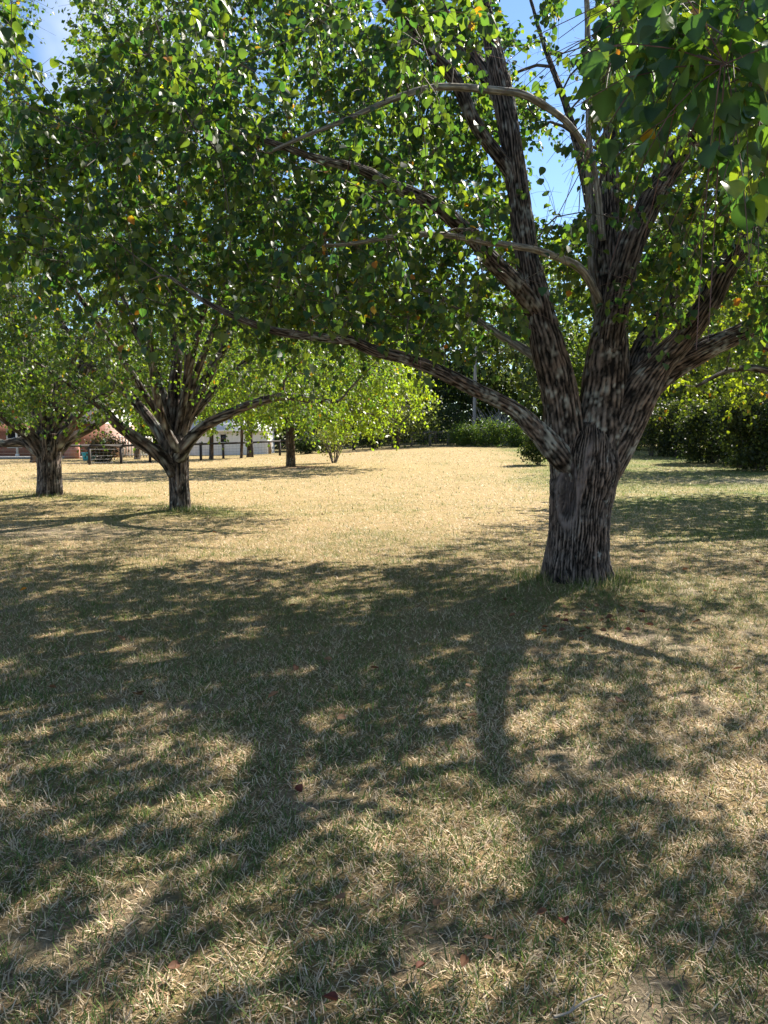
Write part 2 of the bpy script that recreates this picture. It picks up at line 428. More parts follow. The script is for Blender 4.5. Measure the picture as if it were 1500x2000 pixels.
def build_grass():
    """blades: base, lean and colour per blade; wider and sparser with distance"""
    bands = [(1.2, 3.2, 12000, 1.05), (3.2, 5.5, 7800, 1.25), (5.5, 8.5, 3600, 1.7), (8.5, 13, 1500, 2.4), (13, 20, 420, 3.8), (20, 32, 110, 5.8), (32, 56, 35, 8.0)]
    allp = []
    for y0, y1, den, wsc in bands:
        xm = 0.58 * y1 + 1.0
        n = int(den * (y1 - y0) * 2 * xm)
        x = rng.uniform(-xm, xm, n); y = rng.uniform(y0, y1, n)
        k = np.abs(x) < 0.58 * y + 1.0
        x, y = x[k], y[k]
        g, b = masks(x, y)
        clump = n2(x, y, 9.0, 41, 2)
        keep = rng.random(len(x)) > np.clip(b * .9, 0, .85)
        keep &= rng.random(len(x)) < 0.72 + 0.6 * clump
        x, y, g, clump = x[keep], y[keep], g[keep], clump[keep]
        n = len(x)
        isg = rng.random(n) < (0.10 + 0.07 * sstep(9, 4, y) + 0.62 * g)
        L_ = rng.uniform(.022, .052, n) * (1 + 0.35 * clump) * (1 + .18 * wsc) * np.where(isg, 1.15, 1.0)
        lean = np.where(isg, rng.uniform(.35, 1.35, n), rng.uniform(.8, 1.5, n))
        wd = rng.uniform(.0012, .0024, n) * wsc
        allp.append((x, y, L_, lean, wd, isg, g))
    # tall tufts round the trunks
    for t, rad, n, hh in ((T1, .55, 2600, .17), (T2, .40, 1100, .16), (T3, .4, 700, .14)):
        a = rng.uniform(0, 2 * np.pi, n); r = rad * (0.58 + np.abs(rng.normal(0, .5, n)))
        x = t[0] + r * np.cos(a); y = t[1] + r * np.sin(a)
        k = n2(x, y, 4, 51, 2) > -0.12
        x, y = x[k], y[k]; n = len(x)
        allp.append((x, y, rng.uniform(.4, 1, n) * hh, rng.uniform(.1, .9, n), rng.uniform(.002, .004, n) * (1.0 if t is T1 else 2), rng.random(n) < .75, np.ones(n)))
    x, y, L_, lean, wd, isg, g = [np.concatenate(c) for c in zip(*allp)]
    n = len(x)
    az = rng.uniform(0, 2 * np.pi, n)
    z = ground_z(x, y)
    d = np.stack([np.cos(az), np.sin(az), np.zeros(n)], -1); sd_ = np.stack([-np.sin(az), np.cos(az), np.zeros(n)], -1)
    tw = rng.normal(0, .5, n)[:, None]; sd_ = sd_ * np.cos(tw) + np.array([0, 0, 1.0]) * np.sin(tw) * .6
    up = np.array([0, 0, 1.0])
    b0 = np.stack([x, y, z - .002], -1)
    m1 = b0 + (d * np.sin(lean * .9)[:, None] + up * np.cos(lean * .9)[:, None]) * (L_ * .5)[:, None]
    t1 = m1 + (d * np.sin(lean * 1.12)[:, None] + up * np.cos(lean * 1.12)[:, None]) * (L_ * .5)[:, None]
    t1[:, 2] = np.maximum(t1[:, 2], z + .003)
    W = wd[:, None]
    V = np.stack([b0 - sd_ * W, b0 + sd_ * W, m1 + sd_ * W * .85, m1 - sd_ * W * .85, t1], 1).reshape(-1, 3)
    o = np.arange(n)[:, None] * 5
    far = y > 5.5
    Q = (o + np.array([0, 1, 2, 3]))[~far]; T = (o + np.array([3, 2, 4]))[~far]; T2_ = (o + np.array([0, 1, 4]))[far]
    u = rng.random(n)[:, None]; v = rng.uniform(.75, 1.25, n)[:, None]
    cs = (np.array([.50, .385, .235]) * (1 - u) + np.array([.66, .53, .39]) * u) * v
    red = rng.random(n) < .12
    cs[red] *= np.array([.78, .62, .55])
    cg = (DGREEN * (1 - u) + GREEN * u) * v * np.where(rng.random(n) < .25, 1.5, 1.0)[:, None]
    c = np.where(isg[:, None], cg, cs)
    C = np.repeat(c[:, None], 5, 1).reshape(-1, 3)
    me = mesh_np('grass', V, [Q, np.concatenate([T, T2_])], [M_GRASS], {'col': ('FLOAT_COLOR', C)})
    tag(add('grass', me), 'short half dormant lawn grass with green and straw blades', 'grass', kind='stuff')
    print('blades', n)

build_grass()

# ------------------------------------------------------------------ leaves
OUT6 = np.array([[0, 0], [-.40, .22], [-.36, .58], [0, 1.0], [.36, .58], [.40, .22]])
def leaves_mesh(name, pos, dr, nr, size, cols, mat, wid=1.0, simple=False, rnd=False):
    n = len(pos)
    dr = unit(dr); nr = unit(nr - dr * np.sum(nr * dr, -1, keepdims=True)); sx = np.cross(dr, nr)
    sz = np.asarray(size)[:, None]
    if rnd:
        pts = [(0, 0, 0), (-.24, .03, .06), (-.43, .2, .12), (-.44, .42, .10), (-.32, .66, .03), (-.13, .86, -.07), (0, 1.0, -.16)]
        pts += [(-a, b, c * .7) for a, b, c in pts[1:6]][::-1]
    elif simple:
        pts = [(-.0, 0, 0), (-.42, .5, .06), (0, 1, -.08), (.42, .5, .06)]
    else:
        pts = [(0, 0, 0), (-.45, .20, .10), (-.40, .58, .06), (0, 1.0, -.16), (.40, .58, .06), (.45, .20, .10)]
    V = np.stack([pos + (sx * (a * wid) + dr * b + nr * c) * sz for a, b, c in pts], 1)
    k = len(pts); o = np.arange(n)[:, None] * k
    F = [o + np.array([0, 1, 2, 3])] if simple else [np.concatenate([o + np.array([0, 1, 2, 3]), o + np.array([0, 3, 4, 5])])]
    if rnd: F = [np.concatenate([o + np.array([0, 1, 2, 3, 4, 5, 6]), o + np.array([0, 6, 7, 8, 9, 10, 11])])]
    if simple: F = [np.concatenate([o + np.array([0, 1, 2]), o + np.array([0, 2, 3])])]
    C = np.repeat(np.asarray(cols)[:, None], k, 1).reshape(-1, 3)
    return mesh_np(name, V.reshape(-1, 3), F, [mat], {'col': ('FLOAT_COLOR', C)})

def leaf_cols(n, base=(0.020, 0.050, 0.029), yellow=(0.120, 0.145, 0.026), yfrac=0.22, ofrac=0.008, jit=.3):
    c = np.array(base) * rng.uniform(1 - jit, 1 + jit, (n, 1)) * rng.uniform(.9, 1.1, (n, 3))
    y = np.clip(rng.normal(yfrac, .25, n), 0, 1)[:, None]
    c = c * (1 - y) + np.array(yellow) * y
    k = rng.random(n) < ofrac
    c[k] = np.array([.36, .13, .03]) * rng.uniform(.6, 1.3, (k.sum(), 1)) * rng.uniform(.7, 1.3, (k.sum(), 3))
    return c

def interp_nodes(pts, rad, step=0.12):
    return spline(pts, rad, step)

def grow_crown(limbs, centres, twig_len=(.3, .65), twigs=(4, 7), per_twig=(9, 15), leaf=(.05, .085), petiole=.03, min_r=.0035, k_r=.0042, twn=3):
    """join leaf-cluster centres to the limb skeleton by curved branches; returns branch tubes, twig tubes, leaf arrays"""
    pos = []; par = []; lr = []
    for pts, rad in limbs:
        p, r = interp_nodes(pts, rad)
        skip = max(1, int(len(p) * .25))
        pos.append(p[skip:]); lr.append(r[skip:])
    pos = np.concatenate(pos); lr = np.concatenate(lr)
    nlim = len(pos)
    buf = np.zeros((nlim + len(centres) * 24, 3)); buf[:nlim] = pos; n = nlim
    par = np.full(len(buf), -1); cnt = np.zeros(len(buf)); wgt = np.zeros(len(buf))
    cen = np.asarray(centres)
    d0 = np.array([np.min(np.linalg.norm(pos - c, axis=1)) for c in cen])
    cen = cen[np.argsort(d0)]
    paths = []
    for c in cen:
        v = c - buf[:n]
        dist = np.linalg.norm(v, axis=1)
        cost = dist + 0.35 * np.maximum(0, -v[:, 2])
        k = int(np.argmin(cost)); L_ = dist[k]
        m = max(2, min(22, int(L_ / .16)))
        p0 = buf[k]; mid = (p0 + c) / 2 + np.array([0, 0, .16 * L_]) + rng.normal(0, .09 * L_, 3)
        t = np.linspace(0, 1, m + 1)[1:, None]
        q = (1 - t) ** 2 * p0 + 2 * t * (1 - t) * mid + t * t * c
        q = q + rng.normal(0, .012, q.shape)
        ids = [k]
        for pt in q:
            buf[n] = pt; par[n] = ids[-1]; ids.append(n); n += 1
        paths.append(ids)
        j = ids[-1]
        while j >= 0: wgt[j] += 1; j = par[j]
    capr = {}; br = []; tw = []; LP = []; LD = []; LN = []; LS = []
    for ids in paths:
        r = np.maximum(min_r, k_r * wgt[ids] ** .42)
        cap = capr.get(ids[0], lr[ids[0]] * .75 if ids[0] < nlim else .03)
        r = np.minimum(r, max(min_r, cap)); r = np.minimum(r, np.linspace(cap, max(min_r, cap * .55), len(r)))
        r = np.maximum(r, min_r * .8)
        r[0] = r[1]
        for a_, b_ in zip(ids[1:], r[1:]): capr[a_] = float(b_) * .9
        br.append((buf[ids], r))
        for _ in range(rng.integers(*twigs)):
            s = rng.integers(max(1, int(len(ids) * .45)), len(ids))
            p0 = buf[ids[s]]; ax = unit(buf[ids[s]] - buf[ids[s - 1]])
            dd = unit(ax * .7 + rng.normal(0, .75, 3) + np.array([0, 0, .12]))
            L_ = rng.uniform(*twig_len)
            t = np.linspace(0, 1, twn)[:, None]
            q = p0 + dd * L_ * t + np.array([0, 0, -.32 * L_]) * t ** 2 + rng.normal(0, .006, (twn, 3)) * t
            tw.append((q, np.linspace(min_r * .8, .0014, twn)))
            m = rng.integers(*per_twig)
            u = rng.uniform(.12, 1.02, m)[:, None]
            lp = p0 + dd * L_ * u + np.array([0, 0, -.32 * L_]) * u ** 2
            side = unit(rng.normal(0, 1, (m, 3)))
            side = unit(side - dd * (side @ dd)[:, None] * .7)
            lp = lp + side * petiole + np.array([0, 0, -.3 * petiole])
            LP.append(lp)
            LD.append(unit(side * .6 + dd * .35 + np.array([0, 0, -.75]) + rng.normal(0, .28, (m, 3))))
            LN.append(unit(side * .5 + np.array([0, 0, .7]) + rng.normal(0, .55, (m, 3))))
            LS.append(rng.uniform(*leaf, m))
    return br, tw, np.concatenate(LP), np.concatenate(LD), np.concatenate(LN), np.concatenate(LS)

def ell_points(n, c, r, inner=0.25, zmin=None):
    o = []
    c = np.array(c); r = np.array(r); tot = 0
    while tot < n:
        p = rng.uniform(-1, 1, (n * 2, 3)); q = np.linalg.norm(p, axis=1)
        k = (q < 1) & (rng.random(len(q)) < inner + (1 - inner) * q ** 1.5)
        p = p[k] * r + c
        if zmin is not None: p = p[p[:, 2] > zmin]
        o.append(p); tot += len(p)
    return np.concatenate(o)[:n]

def in_ell(px, py, e):
    cx, cy_, rx, ry = e
    return ((px - cx) / rx) ** 2 + ((py - cy_) / ry) ** 2 < 1

# ------------------------------------------------------------------ the big scarred tree
D1 = T1[1]
def limb_px(lst):
    """(px, py, Y offset from the trunk, half width in px) -> world polyline and radii"""
    pts = []; rad = []
    for px, py, dy, hw in lst:
        p = P(px, py, D1 + dy); pts.append(p)
        dep = p[1] * CA - (p[2] - CAM_H) * SA
        rad.append(hw * dep / FPX)
    return np.array(pts), np.array(rad)

LIMBS1 = {
 'trunk': [(1128, 1175, 0, 88), (1127, 1150, 0, 74), (1126, 1110, 0, 64), (1129, 1060, 0, 60), (1133, 1000, 0, 58), (1138, 950, 0, 62), (1143, 905, 0, 66), (1149, 865, 0, 56), (1153, 830, .02, 34)],
 'A': [(1120, 985, .05, 34), (1113, 920, .02, 37), (1104, 850, -.03, 35), (1093, 770, -.05, 33), (1073, 690, -.05, 33), (1050, 600, 0, 30), (1031, 510, .05, 24), (1018, 420, .1, 22), (1003, 310, .15, 21), (985, 200, .2, 20), (962, 90, .3, 17), (944, 0, .4, 14), (925, -120, .5, 11), (900, -260, .6, 7)],
 'A2': [(1000, 340, .13, 15), (984, 318, .1, 14), (932, 248, -.05, 13), (888, 156, -.15, 13), (824, 76, -.3, 12), (760, 0, -.45, 11), (690, -90, -.6, 8), (610, -190, -.8, 5)],
 'A3': [(988, 215, .2, 14), (960, 162, .3, 15), (920, 108, .45, 14), (880, 52, .6, 12), (856, 0, .7, 11), (820, -100, .9, 8), (790, -200, 1.1, 5)],
 'B': [(1055, 622, 0, 18), (1012, 560, -.25, 17), (960, 508, -.4, 16), (912, 452, -.6, 15), (840, 396, -.85, 14), (760, 360, -1.05, 12), (708, 332, -1.2, 10), (620, 310, -1.5, 8), (500, 270, -1.9, 6), (380, 250, -2.2, 4)],
 'C': [(1178, 470, .1, 6), (1160, 330, -.05, 6), (1140, 284, -.2, 6.5), (1112, 244, -.35, 6.5), (1072, 212, -.5, 7), (1020, 184, -.7, 7), (960, 176, -.85, 7), (856, 170, -1.1, 6.5), (772, 192, -1.3, 6), (680, 232, -1.5, 5), (600, 264, -1.7, 4), (520, 300, -1.9, 3)],
 'C2': [(1172, 590, 0, 8), (1160, 565, -.1, 8), (1130, 522, -.3, 8), (1060, 492, -.6, 7), (1000, 480, -.8, 6.5), (930, 470, -1.0, 6), (860, 458, -1.2, 5.5), (770, 462, -1.4, 5), (690, 476, -1.6, 4), (620, 480, -1.8, 3)],
 'D': [(1150, 960, .03, 36), (1170, 880, .03, 47), (1178, 790, .05, 45), (1187, 690, .08, 40), (1194, 600, .12, 32), (1189, 510, .2, 25), (1188, 420, .3, 20), (1191, 320, .4, 17), (1196, 200, .5, 15), (1204, 80, .6, 13), (1212, -20, .7, 11), (1220, -160, .8, 8), (1215, -300, .9, 5)],
 'D1': [(1178, 640, .15, 9), (1160, 560, .3, 9), (1155, 470, .4, 8), (1151, 360, .5, 7), (1150, 220, .6, 6), (1148, 90, .7, 5.5), (1146, 0, .8, 5), (1140, -120, .9, 4)],
 'E': [(1188, 690, .0, 26), (1205, 590, -.05, 25), (1228, 492, -.1, 25), (1262, 412, -.15, 24), (1300, 342, -.2, 24), (1367, 240, -.35, 23), (1433, 175, -.5, 22), (1490, 110, -.65, 20), (1570, 40, -.9, 17), (1640, -60, -1.2, 11)],
 'F': [(1150, 985, .04, 24), (1188, 900, .02, 36), (1224, 820, 0, 38), (1250, 762, -.05, 36), (1286, 712, -.1, 28), (1340, 654, -.25, 24), (1388, 582, -.4, 22), (1416, 526, -.5, 21), (1460, 468, -.7, 20), (1500, 416, -.9, 19), (1570, 340, -1.2, 14), (1650, 250, -1.5, 8)],
 'G': [(1215, 850, .1, 32), (1245, 780, .15, 32), (1284, 738, .15, 28), (1340, 704, .1, 22), (1400, 672, .05, 20), (1460, 644, 0, 18), (1530, 606, -.1, 15), (1630, 560, -.3, 10), (1730, 520, -.5, 6)],
 'H': [(1218, 800, .3, 22), (1244, 705, .6, 22), (1290, 620, .9, 19), (1340, 530, 1.2, 17), (1400, 465, 1.4, 15), (1500, 408, 1.7, 13), (1620, 330, 2.0, 8)],
 'I': [(1112, 912, -.08, 22), (1088, 884, -.2, 25), (1050, 842, -.3, 20), (1000, 797, -.42, 16), (933, 763, -.6, 15), (867, 730, -.8, 14), (800, 702, -1.0, 13), (735, 686, -1.2, 12), (683, 665, -1.35, 10), (640, 660, -1.5, 9), (533, 645, -1.8, 7), (420, 600, -2.1, 5), (330, 540, -2.3, 3)],
 'J': [(1183, 770, .08, 18), (1185, 690, .35, 17), (1178, 560, 1.2, 14), (1150, 380, 2.0, 11), (1110, 220, 2.6, 7), (1060, 80, 3.2, 4), (1020, -60, 3.7, 2)],
 'K': [(1075, 715, -.02, 12), (1020, 680, .25, 9), (972, 652, .45, 7.5), (900, 604, .7, 6), (820, 560, .9, 5), (720, 520, 1.1, 3)],
 'L': [(1470, 130, -.6, 7), (1530, 20, -1.4, 6.5), (1600, -120, -2.6, 6), (1680, -260, -3.8, 7), (1640, -250, -4.8, 7), (1500, -60, -5.6, 5)],
}
tree1 = thing('shade_tree', 'large broadleaf tree with furrowed dark trunk, hollow bark scar and many spreading limbs', 'tree', T1)

SCAR_C = P(1107, 968, D1)      # the old wound faces the camera
def trunk_shape(V, off, h, c):
    px, py, dep = project(V)
    front = (V[:, 1] < T1[1] - 0.02)
    u = (px - 1108 - (py - 960) * 0.03) / 17.0; v = (py - 966) / 50.0
    e = np.sqrt(np.abs(u) ** 2 + np.abs(v) ** 2)
    dent = front * sstep(1.08, .55, e)
    lip = front * np.exp(-((e - 1.2) / .2) ** 2)
    # smooth callus running up and down from the wound
    cal = front * np.exp(-((px - 1150 + (py - 880) * 0.22) / 6.0) ** 2) * sstep(985, 940, py) * sstep(840, 875, py)
    smooth = np.clip((lip * 1.0 + cal) * (.75 + .5 * vnoise(c * 30, 91)), 0, 1) * .9
    pit = front * np.exp(-(((px - 1105) / 24.0) ** 2 + ((py - 918) / 26.0) ** 2) ** 2)
    h2 = h * (1 - smooth) + 0.72 * smooth
    o2 = off * (1 - smooth) + smooth * .018 - dent * .055 - pit * .06
    h2 = h2 * (1 - .45 * pit) * (1 - .25 * dent)
    # buttress lobes at the foot
    zz = V[:, 2] - T1[2]
    th = np.arctan2(V[:, 1] - T1[1], V[:, 0] - T1[0])
    o2 = o2 + sstep(.55, 0.0, zz) * (.045 * np.sin(th * 5 + 1.1) + .02 * np.sin(th * 9))
    # sunk seam between the leaders
    seam = front * np.exp(-((px - 1134) / 6.0) ** 2) * sstep(940, 880, py)
    o2 = o2 - seam * .04
    return o2, np.clip(h2, 0, 1), np.clip(smooth * 1.0 + dent * .35, 0, 1)

limbs1 = []
for k, lst in LIMBS1.items():
    pts, rad = limb_px(lst)
    if k == 'trunk':
        p, r = spline(pts, rad, .016)
        bark_tube('trunk', p, r, 400, M_BARK, tree1, depth=.030, kr=34, seed=3, shape=trunk_shape, lich=.02)
        continue
    mr = rad.mean()
    seg = int(np.clip(2 * math.pi * rad[:max(2, len(rad) // 2)].mean() / .0095, 9, 130))
    p, r = spline(pts, rad, .030 if mr > .05 else .06)
    # slight natural crookedness
    wob = fbm(np.stack([np.arange(len(p)) * .03, np.zeros(len(p)) + len(k) * 7.7, np.full(len(p), sum(map(ord, k)) * .37)], -1), 3, 5)
    r = r * (1 + .10 * wob)
    pale = k in ('C', 'C2', 'D1', 'K')
    bark_tube('limb', p, r, seg, M_BARK2 if pale else M_BARK, tree1, depth=min(.02, r.mean() * .16), kr=34 if mr > .07 else 42,
              seed=sum(map(ord, k)), lich=.62 if k in ('A2', 'A3', 'B', 'I') else (.46 if k in ('A', 'G', 'D') else .25))
    if k != 'trunk': limbs1.append((pts, rad))

# leaf cluster centres: crown volume, thinned where the sky shows and along the bare limbs
def crown1_accept(c):
    px, py, dep = project(c)
    ok = np.ones(len(c), bool)
    yb = np.interp(px, [-400, 0, 300, 500, 700, 900, 1000, 1060, 1230, 1300, 1400, 1500, 1800], [560, 585, 600, 640, 650, 660, 600, 560, 600, 590, 570, 560, 620])
    ok &= py < yb
    pr = np.ones(len(c))
    for e in [(1085, 370, 62, 80), (1112, 205, 55, 80), (1040, 120, 60, 50), (1120, 60, 55, 60), (110, 90, 75, 130), (905, 520, 35, 30)]:
        pr[in_ell(px, py, e)] *= .04
    front = dep < D1 + .1
    ax = np.interp(py, [0, 200, 400, 600, 900], [950, 985, 1015, 1050, 1110])
    pr[(np.abs(px - ax) < 62) & front] *= .10
    pr[(np.abs(px - 1190) < 50) & (py > 380) & front] *= .10
    ex = np.interp(py, [110, 240, 342, 492, 690], [1490, 1367, 1300, 1228, 1188])
    pr[(np.abs(px - ex) < 48) & (py > 110) & front] *= .15
    fx = np.interp(py, [416, 468, 580, 654, 712, 800], [1500, 1460, 1388, 1340, 1286, 1230])
    pr[(np.abs(px - fx) < 45) & (py > 400) & front] *= .2
    # lower left limb stays open
    iy = np.interp(px, [640, 735, 867, 1000, 1088], [660, 686, 730, 797, 884])
    pr[(np.abs(py - iy) < 34) & (px > 640) & (px < 1090)] *= .1
    cl = fbm(c * .75 + 5.0, 2, 61)
    pr *= np.where(py < -40, sstep(-.10, .15, cl) * .75, .35 + .65 * sstep(-.3, 0, cl))
    dist = np.linalg.norm(c - np.array([0, 0, CAM_H]), axis=1)
    ok &= (dist > 2.6) | (py < -120)
    ok &= ~((dist < 5.6) & (px < 1190) & (py > -260))
    ok &= ~((dist < 4.8) & (py > 130))
    pr[(dist < 5.5)] *= .6
    ok &= ~((dist < 6) & (py > 420))
    return ok & (rng.random(len(c)) < pr)
cand = ell_points(5400, (T1[0] - .5, D1 - 0.9, 5.6), (5.6, 6.2, 5.0), inner=.35, zmin=1.9)
cand = cand[crown1_accept(cand)]
qx, qy, qd = project(cand); inv = (qy > -60) & (qx > -80) & (qx < 1580) & (qd > .5)
cen1 = np.concatenate([cand[inv][:1000], cand[~inv][:520]])
print('clusters', len(cen1), inv.sum(), (~inv).sum())
# low shoots in front of the right hand limbs
extra = np.array([P(px, py, D1 + dy) for px, py, dy in [(1240, 560, -1.0), (1280, 600, -.9), (1310, 540, -1.2), (1270, 520, -1.1), (1345, 500, -1.3), (1230, 610, -.6), (1300, 620, -.7), (1380, 470, -1.5),
        (1420, 430, -1.6), (1470, 560, -1.2), (1490, 620, -.8), (1450, 380, -1.9), (1220, 430, -.9), (1330, 440, -1.5), (1470, 300, -2.4), (1400, 300, -2.2), (1355, 400, -1.7),
        (900, 600, .3), (960, 580, .4), (990, 640, .5), (870, 640, -.4), (800, 620, -.9), (720, 600, -1.1), (930, 690, .3), (850, 690, -.4), (1000, 700, .3)]])
near = np.array([P(px, py, Y) for px, py, Y in [(1250, 20, 2.9), (1300, 70, 2.5), (1350, 110, 2.3), (1400, 130, 2.2), (1440, 80, 2.4), (1490, 150, 2.3), (1390, 20, 2.6), (1320, 0, 2.9), (1470, 40, 2.5),
        (1480, 250, 2.9), (1500, 310, 3.0), (1210, 60, 3.4), (1450, 210, 3.1), (1530, 200, 2.4)]])
cen1 = np.concatenate([cen1, extra, near])
br, tw, lp, ld, ln, ls = grow_crown(limbs1, cen1, twigs=(4, 8), per_twig=(10, 16), leaf=(.052, .088), twn=4)
def drop(lp, cond): return ~cond
px, py, dep = project(lp)
bad = (np.linalg.norm(lp - np.array([0, 0, CAM_H]), axis=1) < 1.7)
bad |= (dep < 4.6) & (dep > .1) & (py > np.where(px < 1420, 290, 400)) & (py < 1400)
bad |= (dep < 4.6) & (dep > .1) & (px < 1170) & (py > -40) & (py < 1400)
for e in [(1090, 365, 56, 78), (1112, 205, 48, 76), (1118, 60, 34, 46), (1040, 130, 34, 40)]: bad |= in_ell(px, py, e) & (rng.random(len(px)) < .85)
ax = np.interp(py, [0, 200, 400, 600, 900], [950, 985, 1015, 1050, 1110])
fr_ = dep < D1 + .2
bad |= fr_ & (np.abs(px - ax) < 30) & (py > 60) & (rng.random(len(px)) < .72)
bad |= fr_ & (np.abs(px - 1189) < 38) & (py > 330) & (rng.random(len(px)) < .6)
for kk, pr_, ww in (('A2', .6, 20), ('A3', .5, 18), ('B', .65, 24), ('C', .6, 14), ('C2', .55, 14), ('I', .6, 22), ('F', .5, 28)):
    lim = np.array(LIMBS1[kk], float)
    q_, _ = spline(np.stack([lim[:, 0], lim[:, 1], lim[:, 2] * 100], -1), lim[:, 3], 8.0)
    q_ = q_[(q_[:, 0] > 560) & (q_[:, 1] > -40)]
    idx = np.where(fr_ & (px > 540) & (px < 1540) & (py > -60) & (py < 900))[0]
    dm = np.full(len(idx), 1e9)
    for qq in q_: dm = np.minimum(dm, (px[idx] - qq[0]) ** 2 + (py[idx] - qq[1]) ** 2)
    bad[idx] |= (dm < ww ** 2) & (rng.random(len(idx)) < pr_)
ex = np.interp(py, [110, 240, 342, 492, 690], [1490, 1367, 1300, 1228, 1188])
bad |= fr_ & (np.abs(px - ex) < 28) & (py > 200) & (rng.random(len(px)) < .6)
k = ~bad
lp, ld, ln, ls = lp[k], ld[k], ln[k], ls[k]
big_br = [b for b in br]
tubes_joined('branches', big_br, 5, M_TWIG, tree1)['kind'] = 'stuff'
tubes_joined('twigs', tw, 3, M_TWIGR, tree1)['kind'] = 'stuff'
cols = leaf_cols(len(lp), yfrac=.18)
# the 300 leaves that show largest become leaves of their own
px, py, dep = project(lp)
vis = (dep > .5) & (px > -20) & (px < 1520) & (py > -30) & (py < 900)
sizepx = np.where(vis, ls / np.maximum(dep, .3), 0)
order = np.argsort(-sizepx); top = order[:300]; rest = np.setdiff1d(np.arange(len(lp)), top)
seen = (py[rest] > -90) & (px[rest] > -90) & (px[rest] < 1590) & (dep[rest] > .3)
nr_sel = seen & (dep[rest] < 6.0)
for sel, smp, rd in ((rest[seen & ~nr_sel], False, False), (rest[nr_sel], False, True), (rest[~seen], True, False)):
    if not len(sel): continue
    lf = add('foliage', leaves_mesh('foliage', lp[sel], ld[sel], ln[sel], ls[sel], cols[sel], M_LEAF, simple=smp, rnd=rd), tree1); lf['kind'] = 'stuff'
print('leaves1', len(lp))

def big_leaf_mesh(name, col):
    """a heart-shaped leaf of 1 m length with a folded midrib and wavy edge, thin but curved"""
    t = np.array([0, .06, .2, .36, .54, .72, .87, 1.0])
    hw = np.array([0, .22, .39, .43, .37, .24, .10, 0])
    V = []; F = []
    for i, (a, b) in enumerate(zip(t, hw)):
        zc = -.20 * a ** 2
        V += [(-b, a - (.05 if i == 1 else 0), zc + .28 * b + .03 * math.sin(a * 14)), (0, a, zc), (b, a - (.05 if i == 1 else 0), zc + .28 * b - .03 * math.sin(a * 11))]
    for i in range(len(t) - 1):
        o = i * 3
        F += [(o, o + 1, o + 4, o + 3), (o + 1, o + 2, o + 5, o + 4)]
    V = np.array(V); n = len(V)
    C = np.repeat(np.array(col)[None], n, 0).astype(float); C[1::3] *= 1.5
    # petiole
    s = len(V); pv = np.array([[-.012, .02, 0], [.012, .02, 0], [.008, -.42, .10], [-.008, -.42, .10]])
    V = np.concatenate([V, pv]); F.append((s, s + 1, s + 2, s + 3)); C = np.concatenate([C, np.tile([.16, .17, .05], (4, 1))])
    return mesh_np(name, V, [np.array(F)], [M_LEAF], {'col': ('FLOAT_COLOR', C)}, smooth=True)

LM = [big_leaf_mesh('leaf', c) for c in [(.024, .055, .028), (.020, .046, .026), (.030, .065, .028), (.042, .075, .024), (.026, .058, .034), (.08, .11, .024), (.30, .12, .03)]]
for q, i in enumerate(top):
    d = unit(ld[i]); nn = unit(ln[i] - d * ld[i].dot(ln[i]) / 1.0); nn = unit(nn - d * nn.dot(d)); sx = np.cross(d, nn)
    s = ls[i] * 1.05
    mt = Matrix([[sx[0] * s, d[0] * s, nn[0] * s, lp[i][0]], [sx[1] * s, d[1] * s, nn[1] * s, lp[i][1]], [sx[2] * s, d[2] * s, nn[2] * s, lp[i][2]], [0, 0, 0, 1]])
    o = bpy.data.objects.new('leaf', LM[6] if q in (130, 240) else LM[random.choice([0, 0, 1, 1, 2, 3, 4, 5])]); COL.objects.link(o)
    o.parent = tree1
    o.matrix_basis = Matrix.Translation(-Vector(tree1.location)) @ mt

# ------------------------------------------------------------------ the other shade trees
def pixel_limbs(T, lists):
    r = []
    for lst in lists:
        pts = []; rad = []
        for px, py, dy, hw in lst:
            p = P(px, py, T[1] + dy); pts.append(p); rad.append(hw * (p[1] * CA - (p[2] - CAM_H) * SA) / FPX)
        r.append((np.array(pts), np.array(rad)))
    return r

def top_limbs(base, n, reach, height, r0, seed):
    g = np.random.default_rng(seed); o = []
    for i in range(n):
        a = i * 2.4 + g.uniform(-.4, .4); R = reach * g.uniform(.45, 1.0); H = height * g.uniform(.55, 1.0) * (1.15 - .45 * R / reach)
        e = base + np.array([math.cos(a) * R, math.sin(a) * R, H])
        m1 = base + np.array([math.cos(a) * R * .30, math.sin(a) * R * .30, H * .40]) + g.normal(0, .15, 3)
        m2 = base + np.array([math.cos(a) * R * .68, math.sin(a) * R * .68, H * .75]) + g.normal(0, .2, 3)
        o.append((np.array([base, m1, m2, e]), np.array([r0, r0 * .75, r0 * .45, r0 * .15])))
    return o

